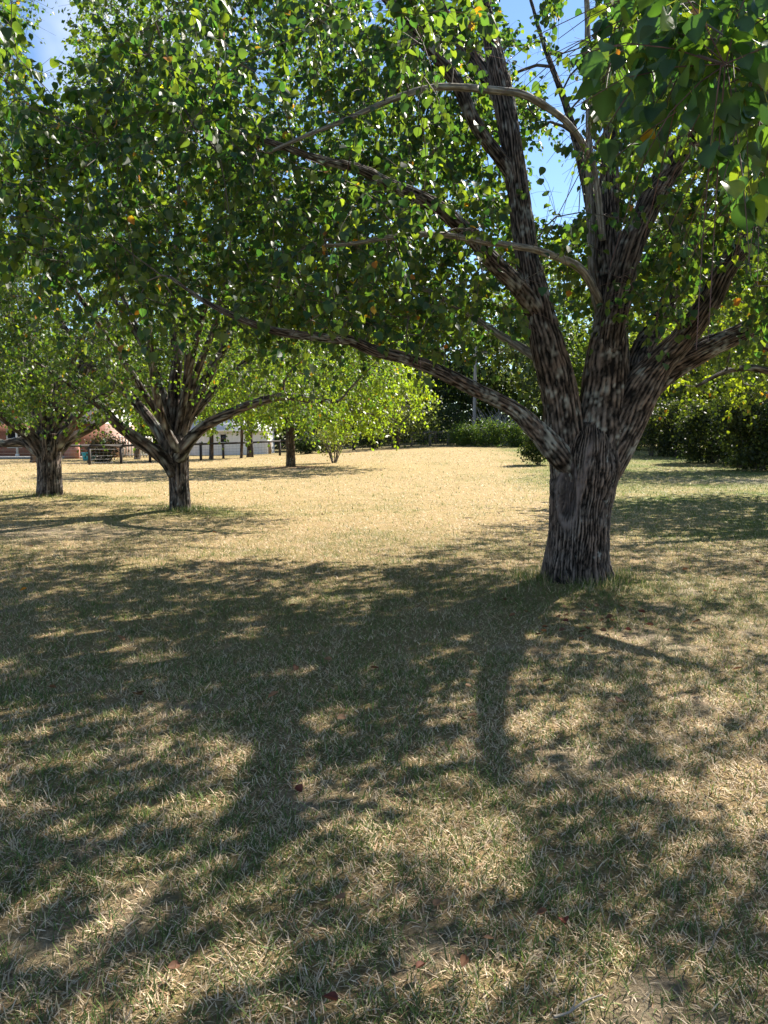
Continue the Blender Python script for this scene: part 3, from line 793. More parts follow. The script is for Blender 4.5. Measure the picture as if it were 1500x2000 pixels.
def shade_tree(T, label, trunk_px, limb_lists, crown_c, crown_r, ncl, accept, base_col, yfrac, seed, ntop=9, height=7.5, reach=4.2, leaf=(.05, .085), name='shade_tree', bark=None, per_twig=(10, 16), twigs=(4, 7), group=None, topr=.09, simple=False, zmin=2.0, twl=(.35, .75), ofrac=.008):
    bark = bark or M_BARK
    t = thing(name, label, 'tree', T, group)
    pts, rad = pixel_limbs(T, [trunk_px])[0]
    p, r = spline(pts, rad, .03)
    bark_tube('trunk', p, r, int(np.clip(2 * math.pi * rad.mean() / .02, 16, 90)), bark, t, depth=.022, kr=14, seed=seed, lich=.2)
    lims = pixel_limbs(T, limb_lists) + top_limbs(pts[-1] - np.array([0, 0, .15]), ntop, reach, height, topr, seed)
    for i, (a, b) in enumerate(lims):
        q, rr = spline(a, b, .09)
        bark_tube('limb', q, rr, int(np.clip(2 * math.pi * b.mean() / .026, 7, 28)), bark, t, depth=min(.018, b.mean() * .15), kr=18, seed=seed + i, lich=.5)
    c = ell_points(ncl * 2, crown_c, crown_r, inner=.3, zmin=zmin)
    c = c[accept(c)][:ncl]
    br, tw, lp, ld, ln, ls = grow_crown(lims, c, twigs=twigs, per_twig=per_twig, leaf=leaf, twig_len=twl, k_r=.005, twn=3 if T is T2 else 2)
    tubes_joined('branches', br, 4, M_TWIG, t)['kind'] = 'stuff'
    tubes_joined('twigs', tw, 3, M_TWIG, t)['kind'] = 'stuff'
    co = leaf_cols(len(lp), base=base_col, yfrac=yfrac, ofrac=ofrac)
    f = add('foliage', leaves_mesh('foliage', lp, ld, ln, ls, co, M_LEAF, simple=simple), t); f['kind'] = 'stuff'
    print(label[:30], len(lp))
    return t

def acc2(c):
    px, py, dep = project(c)
    yb = np.interp(px, [-500, 0, 200, 330, 420, 600, 760, 900], [860, 850, 820, 760, 800, 815, 830, 720])
    ok = py < yb
    ok &= ~in_ell(px, py, (95, 70, 60, 130))
    ok &= ~(in_ell(px, py, (335, 875, 75, 60)))
    ok &= ~(px > 980)
    return ok
shade_tree(T2, 'slender forked broadleaf tree with a long low limb reaching towards the white shed', 
    [(352, 1022, 0, 26), (352, 1003, 0, 22), (351, 970, 0, 19.5), (349, 920, 0, 19.5), (346, 880, 0, 22), (344, 850, 0, 20)],
    [[(342, 925, -.05, 15), (320, 895, -.2, 14), (267, 858, -.5, 12), (227, 827, -.8, 10), (200, 797, -1.1, 8), (150, 760, -1.5, 6), (90, 720, -1.9, 4)],
     [(340, 900, .1, 13), (320, 860, .2, 12), (293, 820, .4, 10), (240, 760, .7, 9), (180, 717, .9, 8), (133, 650, 1.1, 6), (80, 580, 1.3, 4)],
     [(345, 880, .1, 17), (343, 820, .1, 14), (340, 767, .1, 12), (345, 700, .0, 11), (340, 600, -.2, 9), (345, 480, -.4, 7), (350, 350, -.6, 4)],
     [(350, 895, -.1, 14), (366, 866, -.3, 13), (400, 832, -.5, 11), (450, 807, -.8, 10), (500, 787, -1.0, 9), (556, 774, -1.3, 8), (610, 782, -1.5, 6), (660, 784, -1.7, 4)],
     [(352, 880, .2, 11), (365, 830, .5, 9), (395, 790, .8, 8), (440, 740, 1.2, 6), (500, 690, 1.6, 4)],
     [(350, 870, 0, 9), (368, 800, -.1, 8), (384, 730, -.2, 7), (430, 600, -.5, 6), (465, 400, -.9, 4)],
     [(346, 880, -.3, 9), (318, 820, -.7, 8), (300, 740, -1.2, 7), (290, 620, -1.9, 5), (270, 450, -2.8, 3)]],
    (T2[0] + .1, T2[1] - .3, 6.0), (5.6, 6.2, 5.4), 1500, acc2, (.026, .058, .024), .26, 40, simple=True)

def acc3(c):
    px, py, dep = project(c)
    ok = (py < np.interp(px, [-500, 0, 60, 140, 260, 400], [865, 850, 810, 800, 845, 850]))
    ok &= ~in_ell(px, py, (95, 70, 60, 130))
    ok &= (px < 520) & (px > -420)
    return ok
shade_tree(T3, 'stout broadleaf tree at the lawn edge, many limbs from one crotch before the brick house',
    [(98, 985, 0, 32), (97, 972, 0, 26), (97, 940, 0, 23), (96, 900, 0, 23), (95, 865, 0, 26), (96, 845, 0, 22)],
    [[(88, 890, -.1, 16), (62, 855, -.3, 13), (30, 832, -.6, 10), (0, 812, -.9, 8), (-60, 780, -1.3, 6), (-140, 740, -1.7, 3)],
     [(80, 885, .2, 12), (45, 862, .4, 9), (10, 866, .6, 7), (-40, 850, .8, 5)],
     [(94, 870, 0, 14), (97, 830, 0, 10), (108, 785, 0, 9), (115, 730, 0, 8), (110, 620, 0, 6), (105, 500, -.2, 4)],
     [(103, 870, .1, 14), (118, 830, .2, 10), (128, 790, .4, 9), (160, 740, .6, 7), (190, 650, .9, 5)],
     [(108, 875, 0, 14), (128, 845, -.1, 11), (155, 805, -.3, 10), (180, 788, -.5, 8), (220, 760, -.8, 6), (280, 720, -1.1, 3)],
     [(110, 885, .2, 11), (140, 855, .5, 9), (175, 838, .8, 7), (215, 815, 1.1, 5)],
     [(90, 870, .3, 12), (75, 820, .5, 10), (60, 760, .8, 8), (30, 650, 1.2, 6), (0, 520, 1.6, 3)]],
    (T3[0], T3[1] - .3, 6.4), (5.8, 6.2, 5.6), 1000, acc3, (.027, .060, .022), .28, 70, per_twig=(9, 14), leaf=(.07, .115), simple=True)

def acc4(c):
    px, py, dep = project(c)
    return (py < np.interp(px, [380, 520, 568, 640, 820], [845, 832, 822, 842, 862]))
T4c = (T4[0] + .8, T4[1] - .5, 4.9)
shade_tree(T4, 'straight single trunk tree with low yellow green crown standing in a mulch ring', 
    [(568, 922, 0, 13), (568, 914, 0, 10.5), (568, 895, 0, 9), (567, 860, 0, 8.5), (567, 825, 0, 8), (566, 790, 0, 7), (566, 740, 0, 5)],
    [[(567, 835, 0, 5), (600, 815, -.5, 4), (660, 800, -1.2, 3), (730, 810, -1.8, 2)], [(567, 825, 0, 5), (530, 800, .3, 4), (480, 780, .6, 3), (430, 790, .9, 2)]],
    T4c, (6.4, 5.5, 4.0), 560, acc4, (.075, .125, .022), .55, 90, ntop=7, height=4.5, reach=3.6, leaf=(.12, .20), bark=M_BARK3, per_twig=(8, 13), simple=True, zmin=1.9, twl=(.5, 1.1), topr=.08, ofrac=.004)

# tree at the right edge whose low yellowing boughs hang into view; its trunk stands outside the frame
T5 = np.array([8.6, 14.6, 0.0]); T5[2] = ground_z(T5[0], T5[1])
def acc5(c):
    px, py, dep = project(c)
    yb = np.interp(px, [1230, 1300, 1350, 1420, 1500, 1700], [700, 760, 815, 800, 790, 800])
    return (py < yb) & ~((px < 1330) & (py > 560) & (rng.random(len(px)) < .5)) & (px > 1255)
def tpx(T, z, hw_m):
    px, py, dep = project(np.array([T[0], T[1], z])); return (float(px), float(py), 0, hw_m * FPX / float(dep))
shade_tree(T5, 'yellowing broadleaf tree with low hanging boughs beside the dark shrubs', 
    [tpx(T5, T5[2] - .1, .34), tpx(T5, T5[2] + .05, .28), tpx(T5, T5[2] + .6, .24), tpx(T5, T5[2] + 1.2, .24), tpx(T5, T5[2] + 1.6, .22)],
    [[(1600, 800, -.2, 14), (1540, 745, -.4, 9), (1480, 720, -.6, 7), (1420, 725, -.8, 5), (1360, 755, -1.0, 3)],
     [(1610, 790, .1, 12), (1530, 700, .4, 8), (1450, 660, .7, 6), (1380, 660, 1.0, 4), (1320, 700, 1.2, 2)]],
    (T5[0] - .4, T5[1], 4.6), (4.4, 4.2, 3.9), 420, acc5, (.075, .105, .018), .62, 120, ntop=7, height=5.5, reach=3.2, per_twig=(9, 14), ofrac=.03, zmin=1.5)

# ------------------------------------------------------------------ generic plants for the background
def far_woods():
    n = 52000
    x = rng.uniform(-95, 70, n); y = np.interp(x, [-95, -10, 15, 70], [108, 104, 92, 70]) + rng.uniform(-4, 8, n)
    hmax = 9.5 + 3.5 * n2(x, y * .3, .09, 77, 3)
    z = ground_z(x, y) + hmax * rng.random(n) ** 1.1
    p = np.stack([x, y, z], -1)
    co = leaf_cols(n, base=(.030, .052, .020), yfrac=.15, ofrac=0) * (1 + .5 * n2(x, z, .35, 78, 2))[:, None]
    me = leaves_mesh('far_woods', p, unit(rng.normal(0, 1, (n, 3))), unit(rng.normal(0, .8, (n, 3)) + np.array([0, -.5, .5])), rng.uniform(.45, .95, n), co, M_FAR, simple=True)
    tag(add('far_woods', me), 'dark distant woods closing the view behind the fences', 'woods', kind='stuff')

far_woods()

def blob_leaves(c, r, n, size, base, yfrac, up=.4, clumps=None, jit=.35):
    """leaf faces gathered in uneven clumps through a crown volume"""
    c = np.array(c); r = np.array(r)
    m = clumps or max(10, n // 90)
    cc = ell_points(m, c, r * .92, inner=.25)
    w_ = rng.uniform(.4, 1.6, m); idx = rng.choice(m, n, p=w_ / w_.sum())
    spread = np.mean(r) * (1.5 / m ** (1 / 3.0)) * .55
    p = cc[idx] + rng.normal(0, 1, (n, 3)) * spread * np.array([1, 1, .75])
    d = unit(rng.normal(0, 1, (n, 3)) + np.array([0, 0, -.5])); nn = unit(rng.normal(0, .8, (n, 3)) + np.array([0, 0, up]))
    tint = rng.uniform(.7, 1.3, m)[idx][:, None]
    co = leaf_cols(n, base=base, yfrac=yfrac, ofrac=0, jit=jit) * tint
    return p, d, nn, rng.uniform(.6, 1.3, n) * size, co

def bg_tree(x, y, h, rx, rz, n, size, base, yfrac, label, group=None, tr=.22, wid=1.0, name='background_tree', low=None, bark=None, crown_z=None):
    z0 = float(ground_z(x, y))
    t = thing(name, label, 'tree', (x, y, z0), group)
    cz = crown_z if crown_z else z0 + h - rz
    pts = np.array([[x, y, z0 - .2], [x + .05, y, z0 + .2], [x + .1, y, z0 + h * .3], [x - .1, y + .1, z0 + h * .6], [x, y, z0 + h * .92]])
    p, r = spline(pts, np.array([tr * 1.5, tr * 1.1, tr, tr * .7, tr * .15]), .25)
    bark_tube('trunk', p, r, 14, bark or M_BARK3, t, depth=.03, kr=7, seed=int(x * 7 + y) % 97, lich=.3)
    lm = []
    for i in range(9):
        a = i * 2.4; s = pts[2] + (pts[4] - pts[2]) * (i / 9.0); e = np.array([x, y, cz]) + np.array([math.cos(a) * rx * .7, math.sin(a) * rx * .7, rz * random.uniform(-.3, .7)])
        q, rr = spline(np.array([s, (s + e) / 2 + np.array([0, 0, .3]), e]), np.array([tr * .4, tr * .25, tr * .06]), .3); lm.append((q, rr))
    tubes_joined('branches', lm, 5, M_TWIG, t)['kind'] = 'stuff'
    P_ = blob_leaves((x, y, cz), (rx, rx, rz), n, size, base, yfrac)
    f = add('foliage', leaves_mesh('foliage', P_[0], P_[1], P_[2], P_[3], P_[4], M_FAR, wid=wid, simple=True), t); f['kind'] = 'stuff'
    return t

def XY(px, Y): return (px - 750) / FPX * Y * 1.0

BG = [
 (1600, 21.5, 9, 3.6, 4.0, 'round green tree just beyond the yellowing low boughed tree', (.040, .068, .020), .35),
 (-150, 92, 17, 6.5, 6.5, 'tall dark green tree rising behind the brick house roof', (.030, .058, .022), .15),
 (60, 98, 19, 6.5, 7.5, 'tall bushy green tree standing behind the brick house porch', (.040, .075, .022), .25),
 (230, 86, 15, 5.5, 6.0, 'rounded olive green tree between the brick house and the shed', (.055, .085, .024), .35),
 (360, 95, 18, 6.0, 7.2, 'tall green tree just behind the left end of the white shed', (.045, .080, .024), .3),
 (490, 90, 16, 5.5, 6.5, 'pale green tree rising directly behind the white shed roof', (.065, .095, .026), .45),
 (610, 84, 15, 5.2, 6.6, 'dark leafy tree behind the fence beyond the mulch ring', (.028, .052, .020), .1),
 (730, 90, 17, 5.8, 7.5, 'broad green tree behind the wire fence corner', (.045, .078, .026), .3),
 (850, 86, 15, 5.0, 7.0, 'very dark evergreen tree beside the utility pole', (.014, .030, .016), .03),
 (960, 92, 17, 5.5, 7.5, 'grey green tree behind the vine covered hedge', (.060, .080, .045), .25),
 (1060, 80, 20.5, 4.2, 6.0, 'tall silvery green tree showing through the gap beside the leaning limb', (.085, .110, .065), .2),
 (1170, 74, 14, 5.2, 6.2, 'mid green tree behind the clipped dark bush', (.050, .085, .024), .35),
 (1290, 66, 13, 4.8, 6.0, 'yellow tinged tree over the dark shrub border', (.070, .095, .022), .5),
 (1410, 58, 12.5, 4.8, 5.8, 'dense green tree rising behind the reddish stemmed shrub', (.040, .070, .020), .3),
 (1560, 52, 12, 4.8, 5.6, 'dense dark tree closing the shrub border', (.035, .062, .020), .25),
 (1478, 37, 12, 4.2, 4.2, 'leafy green tree standing among the dark border shrubs', (.040, .065, .020), .35),
 (1720, 44, 12, 4.6, 5.6, 'full green tree past the end of the shrub border', (.035, .062, .020), .25),
]
for px, Y, h, rx, rz, lab, base, yf in BG:
    bg_tree(XY(px, Y), Y, h, rx * 1.05, h * (.43 if Y > 40 else .36), 7200, .40 if Y > 40 else .22, base, yf, lab, 'trees beyond the lawn', crown_z=None)

# tree trunks by the shed
for px, Y, hw, lab, base in [(412, 56, 4.5, 'young tree with dark trunk before the shed window end', (.06, .095, .024)), (471, 57, 3.2, 'thin stemmed young tree before the shed wall', (.065, .10, .022)),
                       (487, 60, 6.0, 'pale trunked tree close beside the shed corner', (.055, .09, .026)), (68, 50, 9, 'thick dark trunked tree in front of the brick house', (.035, .07, .02)), (268, 58, 6, 'mid sized tree by the white porch rails', (.05, .085, .024))]:
    bg_tree(XY(px, Y), Y, 8.5, 3.0, 3.0, 2200, .26, base, .4, lab, 'small trees beyond the rail fence', tr=hw / FPX * Y * .9, bark=M_BARK3)
bg_tree(XY(775, 66), 66, 5.6, 3.3, 2.4, 3000, .22, (.10, .115, .045), .35, 'small pale crowned tree leaning over the wire fence', None, tr=.2, crown_z=4.0)

def shrub(c, r, n, size, base, yfrac, label, stems=9, wid=1.0, spread=.8, name='shrub', mat=None, sr=.018, cat='shrub', zlift=0.0, group=None, foot=.12):
    x, y = c; z0 = float(ground_z(x, y))
    t = thing(name, label, cat, (x, y, z0), group)
    lm = []
    for i in range(stems):
        a = i * 2.4 + random.random(); R = r[0] * spread * math.sqrt(random.random()); H = r[2] * 2 * random.uniform(.65, 1.0)
        f_ = foot * math.sqrt(random.random()); b = np.array([x + math.cos(a) * f_ * r[0], y + math.sin(a) * f_ * r[1], z0 - .05]); e = np.array([x + math.cos(a) * R, y + math.sin(a) * R * r[1] / r[0], z0 + H])
        q, rr = spline(np.array([b, b * .55 + e * .45 + np.array([0, 0, .12 * H]), e]), np.array([sr, sr * .7, sr * .25]), .12); lm.append((q, rr))
    tubes_joined('stems', lm, 5, mat or M_TWIG, t)['kind'] = 'stuff'
    P_ = blob_leaves((x, y, z0 + r[2] + zlift), r, n, size, base, yfrac)
    k = P_[0][:, 2] > z0 + .02
    f = add('foliage', leaves_mesh('foliage', P_[0][k], P_[1][k], P_[2][k], P_[3][k], P_[4][k], M_FAR, wid=wid, simple=True), t); f['kind'] = 'stuff'
    return t

g = ground_hit(652, 904)
shrub((g[0], g[1]), (1.15, 1.0, .95), 1500, .10, (.12, .13, .045), .35, 'vase shaped pale shrub alone on the straw lawn', stems=14, spread=.95, sr=.03, zlift=.45)
g = ground_hit(1052, 908)
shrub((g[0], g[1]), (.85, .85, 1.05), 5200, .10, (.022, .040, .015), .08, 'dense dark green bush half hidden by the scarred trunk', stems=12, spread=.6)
# vine-covered hedge
for px, Y, rx, rz, lab in [(905, 66, 1.5, .95, 'vine covered hedge mound beneath the utility pole'), (950, 65, 1.6, 1.1, 'taller vine covered hedge mound with yellow tips'), (1000, 64, 1.8, .9, 'low vine covered hedge mound next to the dark bush')]:
    shrub((XY(px, Y), Y), (rx, 1.2, rz), 4200, .13, (.045, .085, .022), .25, lab, stems=8, spread=.5, group='vine covered hedge')
# right-hand shrub border
g = ground_hit(1272, 890)
shrub((g[0], g[1]), (1.0, .9, 1.1), 2600, .10, (.055, .060, .022), .3, 'open twiggy shrub with thin stem at the border end', stems=12, spread=.8, zlift=.3)
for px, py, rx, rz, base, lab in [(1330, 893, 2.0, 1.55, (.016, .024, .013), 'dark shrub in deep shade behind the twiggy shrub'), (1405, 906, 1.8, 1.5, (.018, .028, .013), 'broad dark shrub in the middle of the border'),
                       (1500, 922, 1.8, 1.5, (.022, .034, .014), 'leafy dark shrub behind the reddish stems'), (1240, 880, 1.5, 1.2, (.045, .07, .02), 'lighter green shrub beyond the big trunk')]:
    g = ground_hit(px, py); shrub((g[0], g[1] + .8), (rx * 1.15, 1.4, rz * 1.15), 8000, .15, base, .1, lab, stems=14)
g = ground_hit(1485, 918)
shrub((g[0], g[1]), (1.25, .9, 1.35), 900, .13, (.08, .08, .025), .4, 'reddish brown thicket of upright bare stems', stems=55, spread=1.0, mat=M_TWIGR, sr=.008, zlift=.8, foot=.9)
g = ground_hit(1445, 912)
shrub((g[0], g[1]), (.8, .6, .45), 900, .16, (.028, .042, .018), .1, 'low strap leaved plant at the foot of the thicket', stems=10, wid=.35)
# bare grey brush behind the hedge
def brush():
    x, y = XY(968, 70), 70; z0 = float(ground_z(x, y))
    t = thing('bare_brush', 'bare pale grey tangle of branches behind the vine covered hedge', 'brush', (x, y, z0))
    lm = []
    for i in range(120):
        b = np.array([x + random.gauss(0, 1.0), y + random.gauss(0, .5), z0]); a = random.uniform(0, 6.28); H = random.uniform(1.4, 3.6)
        e = b + np.array([math.cos(a) * 1.5, math.sin(a) * .8, H]); q, rr = spline(np.array([b, (b + e) / 2 + np.array([0, 0, .5]), e]), np.array([.03, .02, .008]), .3); lm.append((q, rr))
    tubes_joined('stems', lm, 4, simple_mat('grey_deadwood', (.40, .38, .35), .9, .3), t)['kind'] = 'stuff'
brush()
for i, (px, Y, lab) in enumerate([(600, 62, 'dark shrub hugging the rail fence right of the mulched tree'), (640, 63, 'dark shrub on the fence behind the vase shaped shrub'), (725, 67, 'small dark shrub at the wire fence post'),
                                (205, 50, 'small round purple leaved shrub beside the turquoise tub'), (830, 73, 'dark evergreen shrub behind the wire fence'), (880, 71, 'tall dark evergreen shrub beside the vine covered hedge')]):
    big = i >= 4
    shrub((XY(px, Y), Y), (1.6, 1.2, 1.9) if big else (1.1, .9, .85 if i != 3 else .9), 3600 if big else 2200, .14, (.016, .032, .016) if i != 3 else (.05, .035, .03), .06, lab, stems=9)

# ------------------------------------------------------------------ fences
M_FDARK = simple_mat('dark_stained_timber', (.035, .028, .024), .8, .4, 6)
M_FGREY = simple_mat('weathered_timber', (.19, .165, .14), .9, .4, 5, stretch=(1, 1, .2))
M_WIRE = simple_mat('galvanised_wire', (.20, .20, .20), .5, .2, 3)
def fence(name, label, corners, spacing, ph, rails, mat, wire=True, pw=.13):
    c = [np.array([x, y, float(ground_z(x, y))]) for x, y in corners]
    t = thing(name, label, 'fence', c[0])
    wires = []
    for a, b in zip(c[:-1], c[1:]):
        L_ = np.linalg.norm((b - a)[:2]); n = max(1, round(L_ / spacing)); ang = math.atan2(b[1] - a[1], b[0] - a[0])
        ps = []
        for i in range(n + 1):
            p = a + (b - a) * i / n; p[2] = float(ground_z(p[0], p[1])); ps.append(p)
            if i < n or b is c[-1]:
                h = ph * random.uniform(.97, 1.04)
                add('post', boxes_mesh('post', [((p[0], p[1], p[2] + h / 2 - .1), (pw, pw, h + .2), ang + random.uniform(-.1, .1))], mat), t)
        nv = np.array([-math.sin(ang), math.cos(ang), 0])
        for i in range(n):
            p, q = ps[i], ps[i + 1]
            for rh in rails:
                cc = np.stack([p, q]) + np.array([0, 0, rh]) - nv * (pw / 2 + .024)
                d = unit(q - p); u = np.array([0, 0, .07]); e = nv * .02
                V = np.concatenate([[k - u - e, k + u - e, k + u + e, k - u + e] for k in (cc[0] - d * .0, cc[1] - d * .012)])
                F = np.array([[0, 1, 5, 4], [1, 2, 6, 5], [2, 3, 7, 6], [3, 0, 4, 7], [0, 3, 2, 1], [4, 5, 6, 7]])
                add('rail', mesh_np('rail', V, [F], [mat]), t)
            if wire:
                for wh in np.arange(.12, ph - .1, .2):
                    wires.append((np.stack([p, q]) + np.array([0, 0, wh]) + nv * .05, np.array([.006, .006])))
                for s in np.arange(0.1, 1, .12):
                    m = p + (q - p) * s; wires.append((np.stack([m + np.array([0, 0, .08]), m + np.array([0, 0, ph - .1])]) + nv * .05, np.array([.005, .005])))
    if wire: tubes_joined('wire_mesh', wires, 3, M_WIRE, t)['kind'] = 'stuff'
fence('rail_fence', 'dark stained post and rail fence in front of the brick house and shed', [(XY(-260, 40), 40), (XY(176, 46), 46), (XY(437, 57), 57), (XY(690, 66), 66)], 2.55, 1.25, [1.14], M_FDARK)
fence('wire_fence', 'grey weathered post fence with wire mesh ending at the vine covered hedge', [(XY(692, 66.6), 66.6), (XY(875, 69.5), 69.5), (XY(1010, 70), 70)], 1.75, 1.3, [1.2], M_FGREY, pw=.16)

# ------------------------------------------------------------------ white shed
M_WHITE = simple_mat('white_painted_metal', (.80, .80, .79), .5, .12, 1.5)
M_ROOF = simple_mat('pale_metal_roof', (.55, .55, .54), .45, .2, 2)
M_GLASS = simple_mat('dark_window', (.02, .022, .025), .08, .2)
M_TRIM = simple_mat('white_trim', (.78, .77, .74), .6, .1)
def shed():
    xa, xb = XY(368, 71), XY(523, 71); y0, y1 = 71.0, 75.5; z0 = min(float(ground_z(xa, y0)), float(ground_z(xb, y0))) - .1
    zf = float(ground_z((xa + xb) / 2, y0)); H = 2.35
    t = thing('shed', 'low white metal sided shed with a small dark window behind the rail fence', 'shed', ((xa + xb) / 2, y0, zf))
    def corr(x0, y0_, x1, y1_, top):
        """corrugated sheet between two ground points"""
        L_ = math.hypot(x1 - x0, y1_ - y0_); n = int(L_ / .075); s = np.linspace(0, 1, n)
        nx_, ny_ = -(y1_ - y0_) / L_, (x1 - x0) / L_
        o = np.where((np.arange(n) % 4) < 1, .03, 0.0)
        X = x0 + (x1 - x0) * s - nx_ * o; Y = y0_ + (y1_ - y0_) * s - ny_ * o
        tp = top(s)
        V = np.concatenate([np.stack([X, Y, np.full(n, z0)], -1), np.stack([X, Y, tp], -1)])
        i = np.arange(n - 1); return V, np.stack([i, i + 1, i + 1 + n, i + n], -1)
    for nm, (a, b, c_, d), tp in [('front_wall', (xa, y0, xb, y0), lambda s: np.full(len(s), zf + H)), ('side_wall', (xb, y0, xb, y1), lambda s: zf + H + .9 * (1 - np.abs(2 * s - 1))),
                             ('side_wall', (xa, y1, xa, y0), lambda s: zf + H + .9 * (1 - np.abs(2 * s - 1))), ('back_wall', (xb, y1, xa, y1), lambda s: np.full(len(s), zf + H))]:
        V, Q = corr(a, b, c_, d, tp); add(nm, mesh_np(nm, V, [Q], [M_WHITE]), t)
    ym = (y0 + y1) / 2
    for sgn in (-1, 1):
        ye = ym + sgn * ((y1 - y0) / 2 + .35)
        ze = zf + H - .14; zt = zf + H + .93
        V = np.array([[xa - .3, ye, ze], [xb + .3, ye, ze], [xb + .3, ym, zt], [xa - .3, ym, zt]]); V = np.concatenate([V, V + [0, 0, .06]])
        F = np.array([[0, 1, 2, 3], [4, 5, 6, 7], [0, 1, 5, 4], [1, 2, 6, 5], [3, 0, 4, 7]])
        add('roof', mesh_np('roof', V, [F], [M_ROOF]), t)
    wx = XY(438, 71); zc = zf + 1.55
    wdw = add('window', boxes_mesh('window', [((wx, y0 - .03, zc), (.5, .03, .7), 0)], M_GLASS), t)
    fr = boxes_mesh('window_frame', [((wx - .29, y0 - .05, zc), (.07, .06, .84), 0), ((wx + .29, y0 - .05, zc), (.07, .06, .84), 0), ((wx, y0 - .05, zc + .385), (.51, .06, .07), 0), ((wx, y0 - .05, zc - .385), (.51, .06, .07), 0)], M_TRIM)
    o = bpy.data.objects.new('window_frame', fr); COL.objects.link(o); o.parent = wdw
    add('fascia', boxes_mesh('fascia', [((( xa + xb) / 2, y0 - .37, zf + H - .13), (xb - xa + .6, .03, .16), 0)], M_TRIM), t)
    add('gutter_post', boxes_mesh('gutter_post', [((xb + .25, y0 - .25, zf + .6), (.3, .2, 1.3), 0)], simple_mat('tan_timber', (.36, .26, .16), .8, .3)), t)
shed()

# ------------------------------------------------------------------ brick house
def house():
    m, tt, o = new_mat('red_brick'); L = tt.links.new
    p = N(tt, 'ShaderNodeBsdfPrincipled'); p.inputs['Roughness'].default_value = .9
    b = N(tt, 'ShaderNodeTexBrick'); b.inputs['Scale'].default_value = 4.2
    b.inputs['Color1'].default_value = (.36, .13, .085, 1); b.inputs['Color2'].default_value = (.27, .09, .06, 1); b.inputs['Mortar'].default_value = (.40, .33, .28, 1)
    g = N(tt, 'ShaderNodeTexCoord'); mp = N(tt, 'ShaderNodeMapping'); mp.inputs['Rotation'].default_value = (math.radians(90), 0, 0)
    L(g.outputs['Object'], mp.inputs[0]); L(mp.outputs[0], b.inputs['Vector']); L(b.outputs['Color'], p.inputs['Base Color']); L(p.outputs[0], o.inputs[0])
    MR = simple_mat('shingle_roof', (.10, .09, .085), .9, .35, 4)
    Y = 60.0; xa, xb = XY(-420, Y), XY(192, Y); zf = float(ground_z(-24, Y))
    t = thing('brick_house', 'red brick house with white porch posts behind the rail fence', 'house', ((xa + xb) / 2, Y, zf))
    D = 9.0; H = 2.75
    add('wall', boxes_mesh('wall', [(((xa + xb) / 2, Y + D / 2 + 1.8, zf + H / 2), (xb - xa, D, H), 0)], m), t)
    add('porch_floor', boxes_mesh('porch_floor', [(((xa + xb) / 2, Y + .85, zf + .08), (xb - xa + .2, 1.88, .22), 0)], simple_mat('pale_concrete', (.5, .47, .43), .9, .2)), t)
    x = xa - .5; V = []
    ym = Y + D / 2 + 1; zt = zf + 5.6
    for nm, ys, ye in (('roof', Y - .5, ym), ('roof', Y + D + 2.4, ym)):
        V = np.array([[xa - .6, ys, zf + H - .05], [xb + .6, ys, zf + H - .05], [xb + .6, ye, zt], [xa - .6, ye, zt]]); V = np.concatenate([V, V + [0, 0, .15]])
        F = np.array([[0, 1, 2, 3], [4, 5, 6, 7], [0, 1, 5, 4], [1, 2, 6, 5], [3, 0, 4, 7]])
        add(nm, mesh_np(nm, V, [F], [MR]), t)
    add('gable', mesh_np('gable', np.array([[xb - .01, Y + 1.8, zf + H], [xb - .01, Y + D + 1.8, zf + H], [xb - .01, ym, zt - .1]]), [np.array([[0, 1, 2]])], [M_TRIM]), t)
    for px in (-300, -180, -70, 35, 132):
        xx = XY(px, Y); add('porch_post', boxes_mesh('porch_post', [((xx, Y + .1, zf + H / 2 + .05), (.14, .14, H - .25), 0), ((xx, Y + .1, zf + .27), (.24, .24, .16), 0)], M_TRIM), t)
    for px in (-240, -120, 10, 90):
        xx = XY(px, Y); f = add('window', boxes_mesh('window', [((xx, Y + 1.79, zf + 1.55), (1.0, .06, 1.3), 0)], M_GLASS), t)
        o = bpy.data.objects.new('window_frame', boxes_mesh('window_frame', [((xx - .55, Y + 1.76, zf + 1.55), (.1, .1, 1.5), 0), ((xx + .55, Y + 1.76, zf + 1.55), (.1, .1, 1.5), 0), ((xx, Y + 1.76, zf + 2.25), (1.0, .1, .1), 0), ((xx, Y + 1.76, zf + .85), (1.0, .1, .1), 0), ((xx, Y + 1.75, zf + 1.55), (1.0, .06, .05), 0)], M_TRIM))
        COL.objects.link(o); o.parent = f
    add('planter_wall', boxes_mesh('planter_wall', [((XY(146, Y), Y - .35, zf + .55), (1.1, .3, 1.2), 0)], m), t)
    # white porch rails at the side
    t2 = thing('porch_rail', 'white painted picket rail section beside the brick house', 'railing', (XY(250, 64), 64, zf))
    xx0, xx1 = XY(236, 64), XY(300, 64)
    add('rail', boxes_mesh('rail', [(((xx0 + xx1) / 2, 64, zf + 1.62), (xx1 - xx0, .06, .09), 0)], M_TRIM), t2)
    add('rail', boxes_mesh('rail', [(((xx0 + xx1) / 2, 64, zf + .2), (xx1 - xx0, .06, .09), 0)], M_TRIM), t2)
    for q in np.arange(xx0, xx1 + .01, .24):
        add('picket', boxes_mesh('picket', [((q, 64.07, zf + .87), (.13, .04, 1.75), 0)], M_TRIM), t2)
house()

